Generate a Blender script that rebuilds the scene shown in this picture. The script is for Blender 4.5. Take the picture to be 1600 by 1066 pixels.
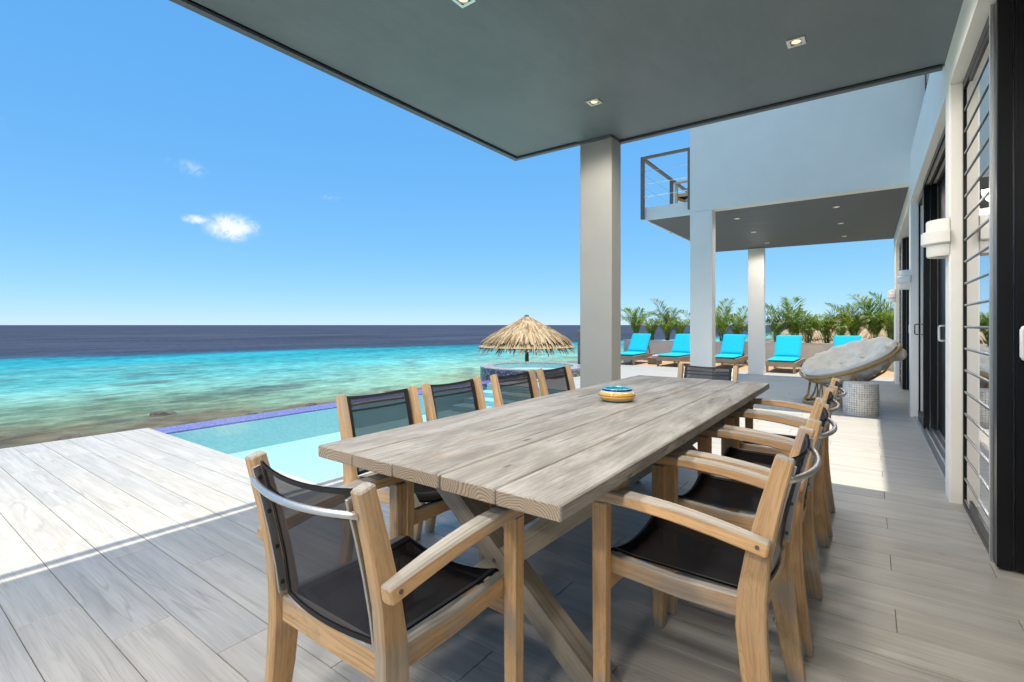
import bpy, bmesh, math, random
from mathutils import Vector, Matrix, noise as mn
R = math.radians
for o in list(bpy.data.objects): bpy.data.objects.remove(o, do_unlink=True)
scene = bpy.context.scene
C = scene.collection
random.seed(7)

# ------------------------------------------------------------------ camera
F, HY, CAMH, YAW = 767.0, 508.0, 1.19, R(35.99)
cam_d = bpy.data.cameras.new('camera'); cam = bpy.data.objects.new('camera', cam_d); C.objects.link(cam)
cam.location = (0, 0, CAMH); cam.rotation_euler = (R(90), 0, YAW)
cam_d.sensor_width = 36; cam_d.lens = F / 1600 * 36; cam_d.shift_y = -(533 - HY) / 1600
cam_d.clip_start = 0.05; cam_d.clip_end = 60000
scene.camera = cam
cs, sn = math.cos(YAW), math.sin(YAW)
def pix(X, Y, Z):
    d = -X * sn + Y * cs
    if d < .05: return None
    return (800 + F * (X * cs + Y * sn) / d, HY - F * (Z - CAMH) / d, d)
def ray(x, y):
    l = (x - 800) / F
    return Vector((l * cs - sn, l * sn + cs, (HY - y) / F)).normalized()

# ------------------------------------------------------------------ light
SUN = Vector((.010, .095, 1)).normalized()
SKY_STRENGTH, SUN_STRENGTH, EXPOSURE = .080, 2.0, 1.55
sun_d = bpy.data.lights.new('sun', 'SUN'); sun = bpy.data.objects.new('sun', sun_d); C.objects.link(sun)
sun_d.energy = SUN_STRENGTH; sun_d.angle = R(.53); sun_d.color = (1, .93, .80)
sun.rotation_euler = (-SUN).to_track_quat('-Z', 'Y').to_euler(); sun.location = (0, 0, 30)
scene.view_settings.view_transform = 'Standard'; scene.view_settings.look = 'None'
scene.view_settings.gamma = 1; scene.view_settings.exposure = EXPOSURE; scene.view_settings.use_curve_mapping = False
scene.render.resolution_x, scene.render.resolution_y = 1024, 682
scene.render.engine = 'CYCLES'
scene.cycles.max_bounces = 6; scene.cycles.transparent_max_bounces = 10; scene.cycles.diffuse_bounces = 4; scene.cycles.glossy_bounces = 2

class NT:
    def __init__(s, tree): s.t = tree; s.n = tree.nodes; s.l = tree.links
    def node(s, typ, **kw):
        n = s.n.new(typ)
        for k, v in kw.items(): setattr(n, k, v)
        return n
    def set(s, sock, v):
        if v is None: return
        if hasattr(v, 'is_output') or isinstance(v, bpy.types.NodeSocket): s.l.new(v, sock)
        else:
            if sock.type == 'RGBA' and len(v) == 3: v = (*v, 1)
            sock.default_value = v
    def math(s, op, a, b=None, c=None, clamp=False):
        n = s.node('ShaderNodeMath', operation=op, use_clamp=clamp); s.set(n.inputs[0], a)
        if b is not None: s.set(n.inputs[1], b)
        if c is not None: s.set(n.inputs[2], c)
        return n.outputs[0]
    def vmath(s, op, a, b=None):
        n = s.node('ShaderNodeVectorMath', operation=op); s.set(n.inputs[0], a)
        if b is not None: s.set(n.inputs[1], b)
        return n.outputs['Value'] if op in ('DOT_PRODUCT', 'LENGTH') else n.outputs[0]
    def scale(s, v, xyz): return s.vmath('MULTIPLY', v, xyz)
    def noise(s, v=None, sc=5, det=3, rough=.5, dist=0, out='Fac'):
        n = s.node('ShaderNodeTexNoise'); s.set(n.inputs['Vector'], v); s.set(n.inputs['Scale'], sc)
        n.inputs['Detail'].default_value = det; n.inputs['Roughness'].default_value = rough; n.inputs['Distortion'].default_value = dist
        return n.outputs[out]
    def ramp(s, fac, stops, interp='LINEAR'):
        n = s.node('ShaderNodeValToRGB'); s.set(n.inputs[0], fac); e = n.color_ramp.elements; n.color_ramp.interpolation = interp
        while len(e) < len(stops): e.new(.5)
        for k, (p, c) in enumerate(stops):
            e[k].position = p; e[k].color = (c, c, c, 1) if isinstance(c, (int, float)) else (*c, 1)
        return n.outputs[0]
    def mix(s, f, a, b, mode='MIX'):
        n = s.node('ShaderNodeMix', data_type='RGBA', blend_type=mode); s.set(n.inputs[0], f); s.set(n.inputs[6], a); s.set(n.inputs[7], b)
        return n.outputs[2]
    def step(s, x, a, b):
        n = s.node('ShaderNodeMapRange', interpolation_type='SMOOTHSTEP'); s.set(n.inputs[0], x); n.inputs[1].default_value = a; n.inputs[2].default_value = b
        return n.outputs[0]
    def xyz(s, v):
        n = s.node('ShaderNodeSeparateXYZ'); s.set(n.inputs[0], v); return n.outputs
    def comb(s, x, y, z):
        n = s.node('ShaderNodeCombineXYZ')
        for k, v in enumerate((x, y, z)): s.set(n.inputs[k], v)
        return n.outputs[0]
    def bump(s, h, st=.2, dist=.01):
        n = s.node('ShaderNodeBump'); s.set(n.inputs['Height'], h); n.inputs['Strength'].default_value = st; n.inputs['Distance'].default_value = dist
        return n.outputs[0]

# ------------------------------------------------------------------ world
W = bpy.data.worlds.new('World'); scene.world = W; W.use_nodes = True
w = NT(W.node_tree); w.n.clear()
sky = w.node('ShaderNodeTexSky', sky_type='NISHITA', sun_disc=False)
sky.sun_elevation = math.asin(SUN.z); sky.sun_rotation = math.atan2(SUN.x, SUN.y)
sky.altitude = 0; sky.air_density = .6; sky.dust_density = 0; sky.ozone_density = 6
tc = w.node('ShaderNodeTexCoord'); gdir = tc.outputs['Generated']
cl = None
for (px, py, wx, wy, den) in ((362, 355, .044, .025, 1.0), (306, 343, .024, .009, .85), (297, 263, .036, .020, .45), (262, 251, .012, .018, .3), (517, 309, .030, .010, .42), (535, 383, .022, .008, .22), (588, 390, .020, .007, .25), (2, 198, .02, .03, .3), (344, 326, .02, .010, .25)):
    d0 = ray(px, py); rt = Vector((d0.y, -d0.x, 0)).normalized(); up = rt.cross(d0)
    u = w.math('DIVIDE', w.vmath('DOT_PRODUCT', gdir, rt), wx); v = w.math('DIVIDE', w.vmath('DOT_PRODUCT', gdir, up), wy)
    rr = w.math('ADD', w.math('MULTIPLY', u, u), w.math('MULTIPLY', v, v))
    m = w.math('MULTIPLY', w.math('EXPONENT', w.math('MULTIPLY', rr, -1.1)), w.step(w.vmath('DOT_PRODUCT', gdir, d0), .5, .9))
    m = w.math('MULTIPLY', m, den)
    cl = m if cl is None else w.math('MAXIMUM', cl, m)
nz = w.noise(gdir, 62, 9, .68, .9)
cf = w.step(w.math('MULTIPLY', cl, w.math('MULTIPLY', nz, 2.0)), .22, 1.05)
# even camera-like tone response over the whole sky (softens the horizon glare, deepens the blue)
sx = w.node('ShaderNodeSeparateColor'); w.l.new(sky.outputs[0], sx.inputs[0]); cc = w.node('ShaderNodeCombineColor')
for k, (a, g) in enumerate(((.405, .75), (.434, .43), (.492, .19))):
    w.l.new(w.math('MULTIPLY', w.math('POWER', w.math('MULTIPLY', sx.outputs[k], .1), g), a * 10), cc.inputs[k])
skyc = w.mix(w.math('MULTIPLY', cf, .85), cc.outputs[0], (4.7, 4.8, 5.0))
bg = w.node('ShaderNodeBackground'); w.set(bg.inputs[0], skyc); bg.inputs[1].default_value = SKY_STRENGTH
wo = w.node('ShaderNodeOutputWorld'); w.l.new(bg.outputs[0], wo.inputs[0])

# ------------------------------------------------------------------ materials
def newmat(name):
    m = bpy.data.materials.new(name); m.use_nodes = True; t = NT(m.node_tree); t.n.clear()
    t.out = t.node('ShaderNodeOutputMaterial'); return m, t
def pbsdf(t, col, rough=.5, normal=None, metal=0, spec=.5, emit=None, es=0):
    p = t.node('ShaderNodeBsdfPrincipled'); t.set(p.inputs['Base Color'], col); t.set(p.inputs['Roughness'], rough)
    p.inputs['Metallic'].default_value = metal; p.inputs['Specular IOR Level'].default_value = spec
    if normal is not None: t.set(p.inputs['Normal'], normal)
    if emit: t.set(p.inputs['Emission Color'], emit); p.inputs['Emission Strength'].default_value = es
    return p.outputs[0]
def finish(t, sh): t.l.new(sh, t.out.inputs[0])
def tex(t, k): return t.node('ShaderNodeTexCoord').outputs[k]
def plain(name, col, rough=.5, var=.06, sc=6, metal=0, spec=.5, bump=0):
    m, t = newmat(name); ob = t.node('ShaderNodeNewGeometry').outputs['Position']
    n = t.noise(ob, sc, 5, .6); n2 = t.noise(ob, sc * .13, 3)
    f = t.math('ADD', t.math('MULTIPLY', n, .5), t.math('MULTIPLY', n2, .5))
    c = t.mix(t.step(f, .3, .7), tuple(x * (1 - var) for x in col), tuple(min(1, x * (1 + var)) for x in col))
    nm = t.bump(t.noise(ob, sc * 25, 3), bump, .004) if bump else None
    finish(t, pbsdf(t, c, rough, nm, metal, spec)); return m
M = {}
M['white'] = plain('white_plaster', (.89, .86, .79), .75, .03, 3, bump=.12)
M['column'] = plain('shade_grey_plaster', (.40, .395, .365), .75, .05, 2.2, bump=.15)  # white plaster darkened: the first column's shade is put into the colour
M['black'] = plain('black_aluminium', (.006, .0065, .008), .32, .1, 4, spec=.3)
M['alu'] = plain('aluminium', (.55, .56, .57), .32, .05, 9, metal=.85)
M['steel'] = plain('brushed_steel', (.74, .72, .69), .42, .05, 30, metal=1)
M['dsteel'] = plain('dark_screw', (.2, .19, .18), .35, .1, 40, metal=1)
M['plastic'] = plain('white_plastic', (.78, .78, .76), .35, .02, 9)
M['lamp_white'] = plain('lamp_enamel', (.80, .77, .71), .45, .04, 7)
M['concrete'] = plain('planter_concrete', (.78, .71, .62), .85, .10, 2.5, bump=.3)
M['fascia'] = plain('fascia_paint', (.10, .115, .125), .45, .08, 5)
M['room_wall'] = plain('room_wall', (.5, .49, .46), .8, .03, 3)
M['hem'] = plain('black_hem', (.012, .012, .014), .6, .1, 40)
M['soil'] = plain('soil', (.10, .075, .05), .95, .3, 12, bump=.4)
M['rubber'] = plain('rubber', (.02, .02, .02), .7)
M['rail'] = plain('rail_wood', (.20, .155, .12), .6, .2, 14)
M['rock'] = plain('shore_rock', (.10, .085, .065), .9, .35, 3, bump=.5)
M['rubble'] = plain('coral_rubble', (.40, .33, .24), .95, .3, 3, bump=.5)
M['stem'] = plain('palm_stem', (.22, .24, .07), .6, .3, 9)

def ceiling_mat():
    m, t = newmat('soffit_paint'); ob = t.node('ShaderNodeNewGeometry').outputs['Position']
    a = t.noise(t.scale(ob, (.9, .5, 1)), 1.0, 6, .66, .8); b = t.noise(t.scale(ob, (6, 1.5, 1)), 2, 4, .7)
    sp = t.step(t.noise(ob, 55, 2, .4), .74, .80)
    f = t.math('ADD', t.math('MULTIPLY', a, .65), t.math('MULTIPLY', b, .35))
    c = t.mix(t.step(f, .3, .7), (.128, .158, .170), (.18, .212, .222)); c = t.mix(t.math('MULTIPLY', sp, .25), c, (.35, .36, .35))
    finish(t, pbsdf(t, c, t.math('MULTIPLY_ADD', b, .25, .32), t.bump(t.noise(ob, 18, 4), .06, .01), spec=.4)); return m
M['ceiling'] = ceiling_mat()
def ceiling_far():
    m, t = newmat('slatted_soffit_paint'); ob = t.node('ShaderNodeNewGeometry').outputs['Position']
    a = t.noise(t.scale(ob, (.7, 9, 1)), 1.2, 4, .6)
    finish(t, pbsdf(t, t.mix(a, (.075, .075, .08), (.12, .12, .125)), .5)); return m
M['ceiling_far'] = ceiling_far()

def plank_mat():
    m, t = newmat('woodlook_porcelain'); g = t.node('ShaderNodeNewGeometry'); p = g.outputs['Position']
    oi = t.node('ShaderNodeObjectInfo').outputs['Random']
    rnd = t.math('FRACT', t.math('ADD', oi, g.outputs['Random Per Island']))
    off = t.comb(t.math('MULTIPLY', rnd, 91.0), t.math('MULTIPLY', rnd, 57.0), t.math('MULTIPLY', rnd, 13.0))
    v = t.vmath('ADD', t.scale(p, (.55, 9.5, 1)), off)
    big = t.noise(v, .85, 2, .45, .35)                       # cathedral field
    lines = t.math('ABSOLUTE', t.math('SINE', t.math('MULTIPLY', big, 46.0)))
    lines = t.math('SUBTRACT', 1.0, t.step(lines, .0, .55))
    amt = t.step(t.noise(t.vmath('ADD', t.scale(p, (1.3, 5, 1)), off), 1.1, 2), .42, .68)
    fine = t.noise(t.vmath('ADD', t.scale(p, (4, 170, 1)), off), 1.0, 4, .65)
    streak = t.noise(t.vmath('ADD', t.scale(p, (.8, 16, 1)), off), 1.4, 3, .6)
    base = t.mix(t.step(streak, .3, .72), (.395, .378, .346), (.495, .478, .440))
    c = t.mix(t.math('MULTIPLY', t.math('MULTIPLY', lines, amt), .50), base, (.25, .24, .22))
    c = t.mix(t.math('MULTIPLY', t.step(fine, .50, .66), .36), c, (.27, .26, .24))
    c = t.mix(1.0, c, t.ramp(rnd, [(0, (.93, .93, .945)), (.5, (1, .995, .98)), (1, (1.0, .97, .935))]), 'MULTIPLY')
    dirt = t.step(t.noise(p, 1.3, 7, .72, .4), .52, .70); c = t.mix(t.math('MULTIPLY', dirt, .26), c, (.28, .255, .22))
    finish(t, pbsdf(t, c, t.math('MULTIPLY_ADD', fine, .2, .36), t.bump(t.math('ADD', fine, t.math('MULTIPLY', lines, .4)), .12, .002), spec=.4)); return m
M['plank'] = plank_mat()
M['grout'] = plain('grout', (.17, .135, .10), .9, .2, 6)

def wood_uv(name, honey, dark, grey, greyamt, rough=.62):
    m, t = newmat(name); uv = tex(t, 'UV'); g = t.node('ShaderNodeNewGeometry'); oi = t.node('ShaderNodeObjectInfo').outputs['Random']
    off = t.comb(t.math('MULTIPLY', oi, 53.0), t.math('MULTIPLY', oi, 31.0), t.math('MULTIPLY', oi, 17.0))
    v1 = t.vmath('ADD', t.scale(uv, (3.0, 90, 1)), off); v2 = t.vmath('ADD', t.scale(uv, (2.2, 16, 1)), off); v3 = t.vmath('ADD', t.scale(uv, (7, 9, 1)), off)
    fine = t.noise(v1, 1, 5, .65); mid = t.noise(v2, 1, 4, .6, .8); blot = t.noise(v3, .7, 4, .6)
    ln = t.math('SUBTRACT', 1, t.step(t.math('ABSOLUTE', t.math('SINE', t.math('MULTIPLY', mid, 34))), 0, .5))
    c = t.mix(t.step(mid, .3, .72), honey, tuple(x * .80 for x in honey)); c = t.mix(t.math('MULTIPLY', ln, .35), c, dark)
    c = t.mix(t.math('MULTIPLY', t.step(fine, .47, .68), .6), c, dark); c = t.mix(t.math('MULTIPLY', t.step(blot, .55, .74), .6), c, tuple(x * .62 for x in honey))
    nz = t.xyz(g.outputs['Normal'])[2]
    z = t.xyz(g.outputs['Position'])[2]
    up = t.step(t.math('ADD', nz, t.math('MULTIPLY', t.math('SUBTRACT', blot, .5), .9)), -.02, .62)
    side = t.math('MULTIPLY', t.step(t.noise(t.vmath('ADD', v3, (9, 4, 2)), .5, 3), .48, .72), .75)
    foot = t.math('MULTIPLY', t.math('SUBTRACT', 1, t.step(t.math('ADD', z, t.math('MULTIPLY', blot, .06)), .03, .11)), .8)
    gm = t.math('MULTIPLY', t.math('MAXIMUM', t.math('MAXIMUM', up, side), foot), greyamt, clamp=True)
    gc = t.mix(t.step(fine, .35, .7), grey, tuple(x * .62 for x in grey))
    c = t.mix(gm, c, gc)
    c = t.mix(1.0, c, t.ramp(oi, [(0, (.72, .70, .69)), (.5, 1.0), (1, (1.10, 1.07, 1.02))]), 'MULTIPLY')
    finish(t, pbsdf(t, c, rough, t.bump(t.math('ADD', fine, t.math('MULTIPLY', mid, .4)), .25, .002), spec=.3)); return m
M['teak'] = wood_uv('weathered_teak', (.78, .50, .26), (.42, .22, .09), (.44, .415, .37), 1.0)
M['lounger_wood'] = wood_uv('grey_teak', (.42, .29, .19), (.22, .14, .08), (.42, .36, .29), .8)
M['trestle'] = wood_uv('bleached_teak', (.44, .36, .27), (.26, .20, .14), (.43, .385, .32), .9)
M['rattan'] = wood_uv('rattan', (.50, .31, .10), (.28, .15, .04), (.52, .36, .16), .4, .4)
M['pole'] = wood_uv('bark_pole', (.33, .19, .08), (.14, .07, .03), (.33, .23, .13), .4)

def table_mat():
    m, t = newmat('weathered_table_top'); ob = tex(t, 'Object'); oi = t.node('ShaderNodeObjectInfo').outputs['Random']; g = t.node('ShaderNodeNewGeometry')
    off = t.comb(t.math('MULTIPLY', oi, 71.0), t.math('MULTIPLY', oi, 43.0), t.math('MULTIPLY', oi, 19.0))
    o = t.vmath('ADD', ob, off)
    x, y, z = t.xyz(ob)
    wob = t.noise(t.scale(o, (5, .55, 5)), 1.0, 3, .5, out='Color'); wv = t.xyz(t.vmath('SUBTRACT', wob, (.5, .5, .5)))
    cx = t.math('ADD', t.math('ADD', x, t.math('MULTIPLY', wv[0], .16)), t.math('MULTIPLY', t.math('SUBTRACT', oi, .5), .12))
    cz = t.math('ADD', t.math('ADD', z, t.math('MULTIPLY', wv[2], .07)), t.math('MULTIPLY_ADD', oi, .05, .055))
    r = t.math('SQRT', t.math('ADD', t.math('MULTIPLY', cx, cx), t.math('MULTIPLY', cz, cz)))
    r = t.math('ADD', r, t.math('MULTIPLY', t.noise(t.scale(o, (30, 4, 30)), 1, 3), .012))
    ring = t.math('FRACT', t.math('MULTIPLY', r, 125.0)); ring = t.math('MULTIPLY', t.step(ring, .0, .55), t.math('SUBTRACT', 1, t.step(ring, .80, 1.0)))
    fine = t.noise(t.scale(o, (170, 3.5, 170)), 1, 5, .7); patch = t.noise(t.scale(o, (9, 1.6, 9)), 1, 6, .7, .5); warm = t.noise(t.scale(o, (9, 2.2, 9)), .8, 4, .6)
    c = t.mix(t.step(patch, .3, .7), (.235, .22, .197), (.49, .475, .44))
    c = t.mix(t.math('MULTIPLY', t.math('SUBTRACT', 1, ring), .20), c, (.22, .20, .175))
    c = t.mix(t.math('MULTIPLY', t.step(fine, .47, .66), .60), c, (.20, .18, .155))
    c = t.mix(t.math('MULTIPLY', t.step(warm, .58, .76), .55), c, (.36, .24, .15))
    st = t.step(t.noise(t.scale(o, (26, 3.2, 26)), 1, 5, .62, .3), .62, .72); c = t.mix(t.math('MULTIPLY', st, .72), c, (.10, .085, .075))
    dk = t.step(t.noise(t.scale(o, (5, 1.1, 5)), 1, 5, .7, .6), .54, .70); c = t.mix(t.math('MULTIPLY', dk, .55), c, (.19, .18, .165))
    ck = t.step(t.noise(t.scale(o, (95, 1.6, 95)), 1, 3, .55, .15), .66, .70); c = t.mix(t.math('MULTIPLY', ck, .9), c, (.075, .06, .05))
    vo = t.node('ShaderNodeTexVoronoi'); t.set(vo.inputs['Vector'], t.scale(o, (9, 3.0, 9))); vo.inputs['Scale'].default_value = 1.0
    kn = t.math('MULTIPLY', t.math('SUBTRACT', 1, t.step(vo.outputs['Distance'], .04, .11)), t.step(t.xyz(vo.outputs['Color'])[0], .55, .6)); c = t.mix(t.math('MULTIPLY', kn, .75), c, (.10, .075, .055))
    n = t.xyz(g.outputs['Normal']); endg = t.step(t.math('ABSOLUTE', n[1]), .5, .9)
    ec = t.mix(ring, (.27, .20, .14), (.46, .375, .28)); ec = t.mix(t.math('MULTIPLY', t.step(patch, .5, .75), .4), ec, (.25, .23, .20))
    c = t.mix(endg, c, ec)
    h = t.math('ADD', t.math('MULTIPLY', fine, .8), t.math('MULTIPLY', ring, .35))
    finish(t, pbsdf(t, c, .72, t.bump(h, .4, .003), spec=.3)); return m
M['table'] = table_mat()

def sling_mat(name, alpha, k=1.0):
    m, t = newmat(name); uv = tex(t, 'UV')
    n = t.noise(t.scale(uv, (240, 240, 1)), 1, 2); d = t.mix(n, tuple(k * x for x in (.008, .008, .010)), tuple(k * x for x in (.030, .030, .035)))
    ob = t.noise(tex(t, 'Object'), 6, 3)
    d = t.mix(t.math('MULTIPLY', t.step(ob, .5, .75), .3), d, tuple(k * x for x in (.04, .039, .037)))
    b = pbsdf(t, d, .85, None, spec=.05); tr = t.node('ShaderNodeBsdfTransparent')
    mx = t.node('ShaderNodeMixShader'); mx.inputs[0].default_value = 1 - alpha; t.l.new(tr.outputs[0], mx.inputs[1]); t.l.new(b, mx.inputs[2])
    finish(t, mx.outputs[0]); return m
M['sling_back'] = sling_mat('black_mesh_back', .17, 2.3); M['sling_seat'] = sling_mat('black_mesh_seat', .05, .5)

def cushion_mat(name, col, sc, st):
    m, t = newmat(name); p = t.node('ShaderNodeNewGeometry').outputs['Position']
    n = t.noise(p, sc, 5, .55, .6)
    weave = t.noise(p, 420, 2)
    finish(t, pbsdf(t, t.mix(n, tuple(x * .88 for x in col), col), .85, t.bump(t.math('ADD', n, t.math('MULTIPLY', weave, .05)), st, .02), spec=.2)); return m
M['cyan'] = cushion_mat('cyan_fabric', (.008, .50, .70), 9, .35)
M['cream'] = cushion_mat('cream_cotton', (.80, .75, .66), 13, .6)
M['towel'] = cushion_mat('white_towel', (.75, .74, .72), 22, .5)

def transp_gloss(name, tint, rough=.02, ior=1.33, boost=1.0, nrm=None):
    m, t = newmat(name); tr = t.node('ShaderNodeBsdfTransparent'); tr.inputs[0].default_value = (*tint, 1)
    gl = t.node('ShaderNodeBsdfGlossy'); gl.inputs['Roughness'].default_value = rough
    fr = t.node('ShaderNodeFresnel'); fr.inputs[0].default_value = ior
    if nrm: b = nrm(t); t.l.new(b, gl.inputs['Normal']); t.l.new(b, fr.inputs['Normal'])
    mx = t.node('ShaderNodeMixShader'); t.l.new(t.math('MULTIPLY', fr.outputs[0], boost, clamp=True), mx.inputs[0]); t.l.new(tr.outputs[0], mx.inputs[1]); t.l.new(gl.outputs[0], mx.inputs[2])
    finish(t, mx.outputs[0]); return m
def ripple(t):
    p = t.node('ShaderNodeNewGeometry').outputs['Position']
    return t.bump(t.math('ADD', t.noise(p, 3, 3, .5, .4), t.math('MULTIPLY', t.noise(p, 14, 2), .25)), .10, .03)
M['pool_water'] = transp_gloss('pool_water', (.86, .97, .965), .03, 1.33, .75, ripple)
M['tub_water'] = transp_gloss('tub_water', (.86, .97, .965), .18, 1.33, .35, ripple)
M['glass'] = transp_gloss('louvre_glass', (.60, .63, .63), .01, 1.5, 2.4)
def pool_mat():
    m, t = newmat('pool_mosaic'); p = t.node('ShaderNodeNewGeometry').outputs['Position']
    b = t.node('ShaderNodeTexBrick'); b.offset = 0; t.set(b.inputs['Vector'], t.vmath('ADD', t.scale(p, (1, 1, 0)), t.scale(t.comb(t.xyz(p)[2], t.xyz(p)[2], 0), (1, 1, 0))))
    for k, v in (('Scale', 1), ('Mortar Size', .002), ('Brick Width', .03), ('Row Height', .03)): b.inputs[k].default_value = v
    t.set(b.inputs['Color1'], (.40, .62, .62)); t.set(b.inputs['Color2'], (.50, .70, .69)); t.set(b.inputs['Mortar'], (.52, .70, .70))
    ca = t.node('ShaderNodeTexVoronoi', feature='SMOOTH_F1'); t.set(ca.inputs['Vector'], t.vmath('ADD', p, t.scale(t.noise(p, 2, 2, out='Color'), (.4, .4, .4)))); ca.inputs['Scale'].default_value = 4
    finish(t, pbsdf(t, b.outputs[0], .4)); return m
M['pool'] = pool_mat()
def mosaic(name, cols, mort, size):
    m, t = newmat(name); uv = tex(t, 'UV')
    v = t.node('ShaderNodeTexVoronoi', feature='F1', distance='CHEBYCHEV'); v.inputs['Randomness'].default_value = 0; v.inputs['Scale'].default_value = 1 / size
    t.set(v.inputs['Vector'], uv); wn = t.node('ShaderNodeTexWhiteNoise', noise_dimensions='3D'); t.set(wn.inputs[0], v.outputs['Position'])
    c = t.ramp(wn.outputs[0], [(k / max(1, len(cols) - 1), c) for k, c in enumerate(cols)], 'CONSTANT')
    c = t.mix(t.step(v.outputs['Distance'], .44, .47), c, mort)
    finish(t, pbsdf(t, c, .25)); return m
M['purple'] = mosaic('purple_glass_mosaic', [(.10, .07, .24), (.16, .11, .34), (.20, .15, .42), (.12, .10, .30), (.24, .18, .46)], (.18, .14, .30), .025)
M['stone_mosaic'] = mosaic('grey_pebble_mosaic', [(.05, .05, .06), (.22, .21, .21), (.10, .10, .12), (.40, .38, .38), (.15, .14, .17), (.30, .27, .30)], (.22, .21, .21), .035)
M['rim_mosaic'] = mosaic('lilac_rim_mosaic', [(.30, .26, .29), (.42, .38, .40), (.22, .20, .22), (.50, .46, .48), (.36, .32, .35)], (.40, .37, .38), .03)

def sea_mat():
    m, t = newmat('sea_surface'); p = t.node('ShaderNodeNewGeometry').outputs['Position']
    X, Y, Z = t.xyz(p)
    w1 = t.math('SUBTRACT', t.noise(t.scale(p, (.045, .03, 1)), 1, 6, .62, .4), .5)
    w2 = t.math('SUBTRACT', t.noise(t.scale(p, (.42, .24, 1)), 1, 7, .66, .3), .5)
    xx = t.math('SUBTRACT', t.math('MULTIPLY', X, -1), 19.1)
    den = t.math('MAXIMUM', t.math('MULTIPLY_ADD', Y, -.28, 52.0), 16.0)
    tt = t.math('DIVIDE', t.math('ADD', xx, t.math('MULTIPLY', w2, 7.5)), den)
    tt = t.math('ADD', tt, t.math('MULTIPLY', w1, .36))
    c = t.ramp(t.math('DIVIDE', tt, 1.3), [(0, (.13, .105, .066)), (.02, (.16, .145, .085)), (.045, (.18, .25, .16)), (.08, (.19, .33, .23)), (.17, (.16, .36, .30)), (.30, (.085, .36, .36)), (.48, (.035, .29, .32)), (.66, (.016, .27, .33)), (.75, (.014, .20, .27)), (.81, (.026, .070, .120)), (.9, (.036, .048, .080)), (1, (.040, .049, .078))])
    reef = t.noise(t.scale(p, (.36, .17, 1)), .8, 8, .68, .4)
    msk = t.math('MULTIPLY', t.step(reef, .50, .64), t.math('MULTIPLY', t.step(tt, .02, .08), t.math('SUBTRACT', 1, t.step(tt, .35, .75))))
    c = t.mix(t.math('MULTIPLY', msk, .70), c, (.075, .095, .085))
    sand = t.step(t.noise(t.scale(p, (.12, .03, 1)), 1, 5, .6, .6), .50, .70); smk = t.math('MULTIPLY', sand, t.math('MULTIPLY', t.step(tt, .05, .2), t.math('SUBTRACT', 1, t.step(tt, .5, .85))))
    c = t.mix(t.math('MULTIPLY', smk, .35), c, (.31, .47, .40))
    st = t.noise(t.scale(p, (.8, .55, 1)), 1.4, 8, .74, .2)
    st2 = t.noise(t.scale(p, (.05, .02, 1)), 1, 9, .74, .2)
    c = t.mix(1, c, t.ramp(t.math('MULTIPLY_ADD', st2, .5, t.math('MULTIPLY', st, .5)), [(.41, .50), (.5, .95), (.59, 1.42)]), 'MULTIPLY')
    h = t.math('ADD', t.noise(t.scale(p, (1.0, .35, 1)), 1.2, 5, .6, .3), t.math('MULTIPLY', t.noise(t.scale(p, (.2, .05, 1)), 1, 4), 1.5))
    b = t.bump(h, .35, .12)
    df = t.node('ShaderNodeBsdfDiffuse'); t.set(df.inputs[0], c)
    gl = t.node('ShaderNodeBsdfGlossy'); gl.inputs['Roughness'].default_value = .32; t.l.new(b, gl.inputs['Normal'])
    mx = t.node('ShaderNodeMixShader'); mx.inputs[0].default_value = .07; t.l.new(df.outputs[0], mx.inputs[1]); t.l.new(gl.outputs[0], mx.inputs[2])
    finish(t, mx.outputs[0]); return m
M['sea'] = sea_mat()
def land_mat():
    m, t = newmat('ironshore'); p = t.node('ShaderNodeNewGeometry').outputs['Position']
    n = t.noise(t.scale(p, (1, .6, 1)), .5, 6, .65); n2 = t.noise(p, 4.5, 8, .75)
    c = t.mix(t.step(n, .35, .65), (.13, .10, .06), (.27, .215, .14)); c = t.mix(t.math('MULTIPLY', t.step(n2, .47, .62), .8), c, (.06, .05, .036)); c = t.mix(t.math('MULTIPLY', t.step(t.noise(p, 9, 6, .7), .58, .66), .6), c, (.42, .37, .28))
    z = t.xyz(p)[2]; c = t.mix(t.math('SUBTRACT', 1, t.step(z, -2.15, -2.0)), c, (.12, .10, .055))
    finish(t, pbsdf(t, c, .9, t.bump(n2, .8, .1))); return m
M['land'] = land_mat()
def tan_mat():
    m, t = newmat('tan_terrace'); p = t.node('ShaderNodeNewGeometry').outputs['Position']
    b = t.node('ShaderNodeTexBrick'); t.set(b.inputs['Vector'], p); b.offset = .5
    for k, v in (('Scale', 1), ('Mortar Size', .004), ('Brick Width', 2.2), ('Row Height', .14)): b.inputs[k].default_value = v
    t.set(b.inputs['Color1'], (.52, .33, .17)); t.set(b.inputs['Color2'], (.60, .40, .22)); t.set(b.inputs['Mortar'], (.20, .12, .06))
    finish(t, pbsdf(t, t.mix(t.math('MULTIPLY', t.noise(t.scale(p, (2, 14, 1)), 1, 4), .4), b.outputs[0], (.40, .24, .12)), .6)); return m
M['tan'] = tan_mat()
def thatch_mat():
    m, t = newmat('dry_thatch'); g = t.node('ShaderNodeNewGeometry'); r = g.outputs['Random Per Island']
    c = t.ramp(r, [(0, (.20, .12, .055)), (.3, (.40, .27, .135)), (.65, (.54, .39, .22)), (1, (.64, .49, .30))])
    finish(t, pbsdf(t, c, .85, spec=.2)); return m
M['thatch'] = thatch_mat()
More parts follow.
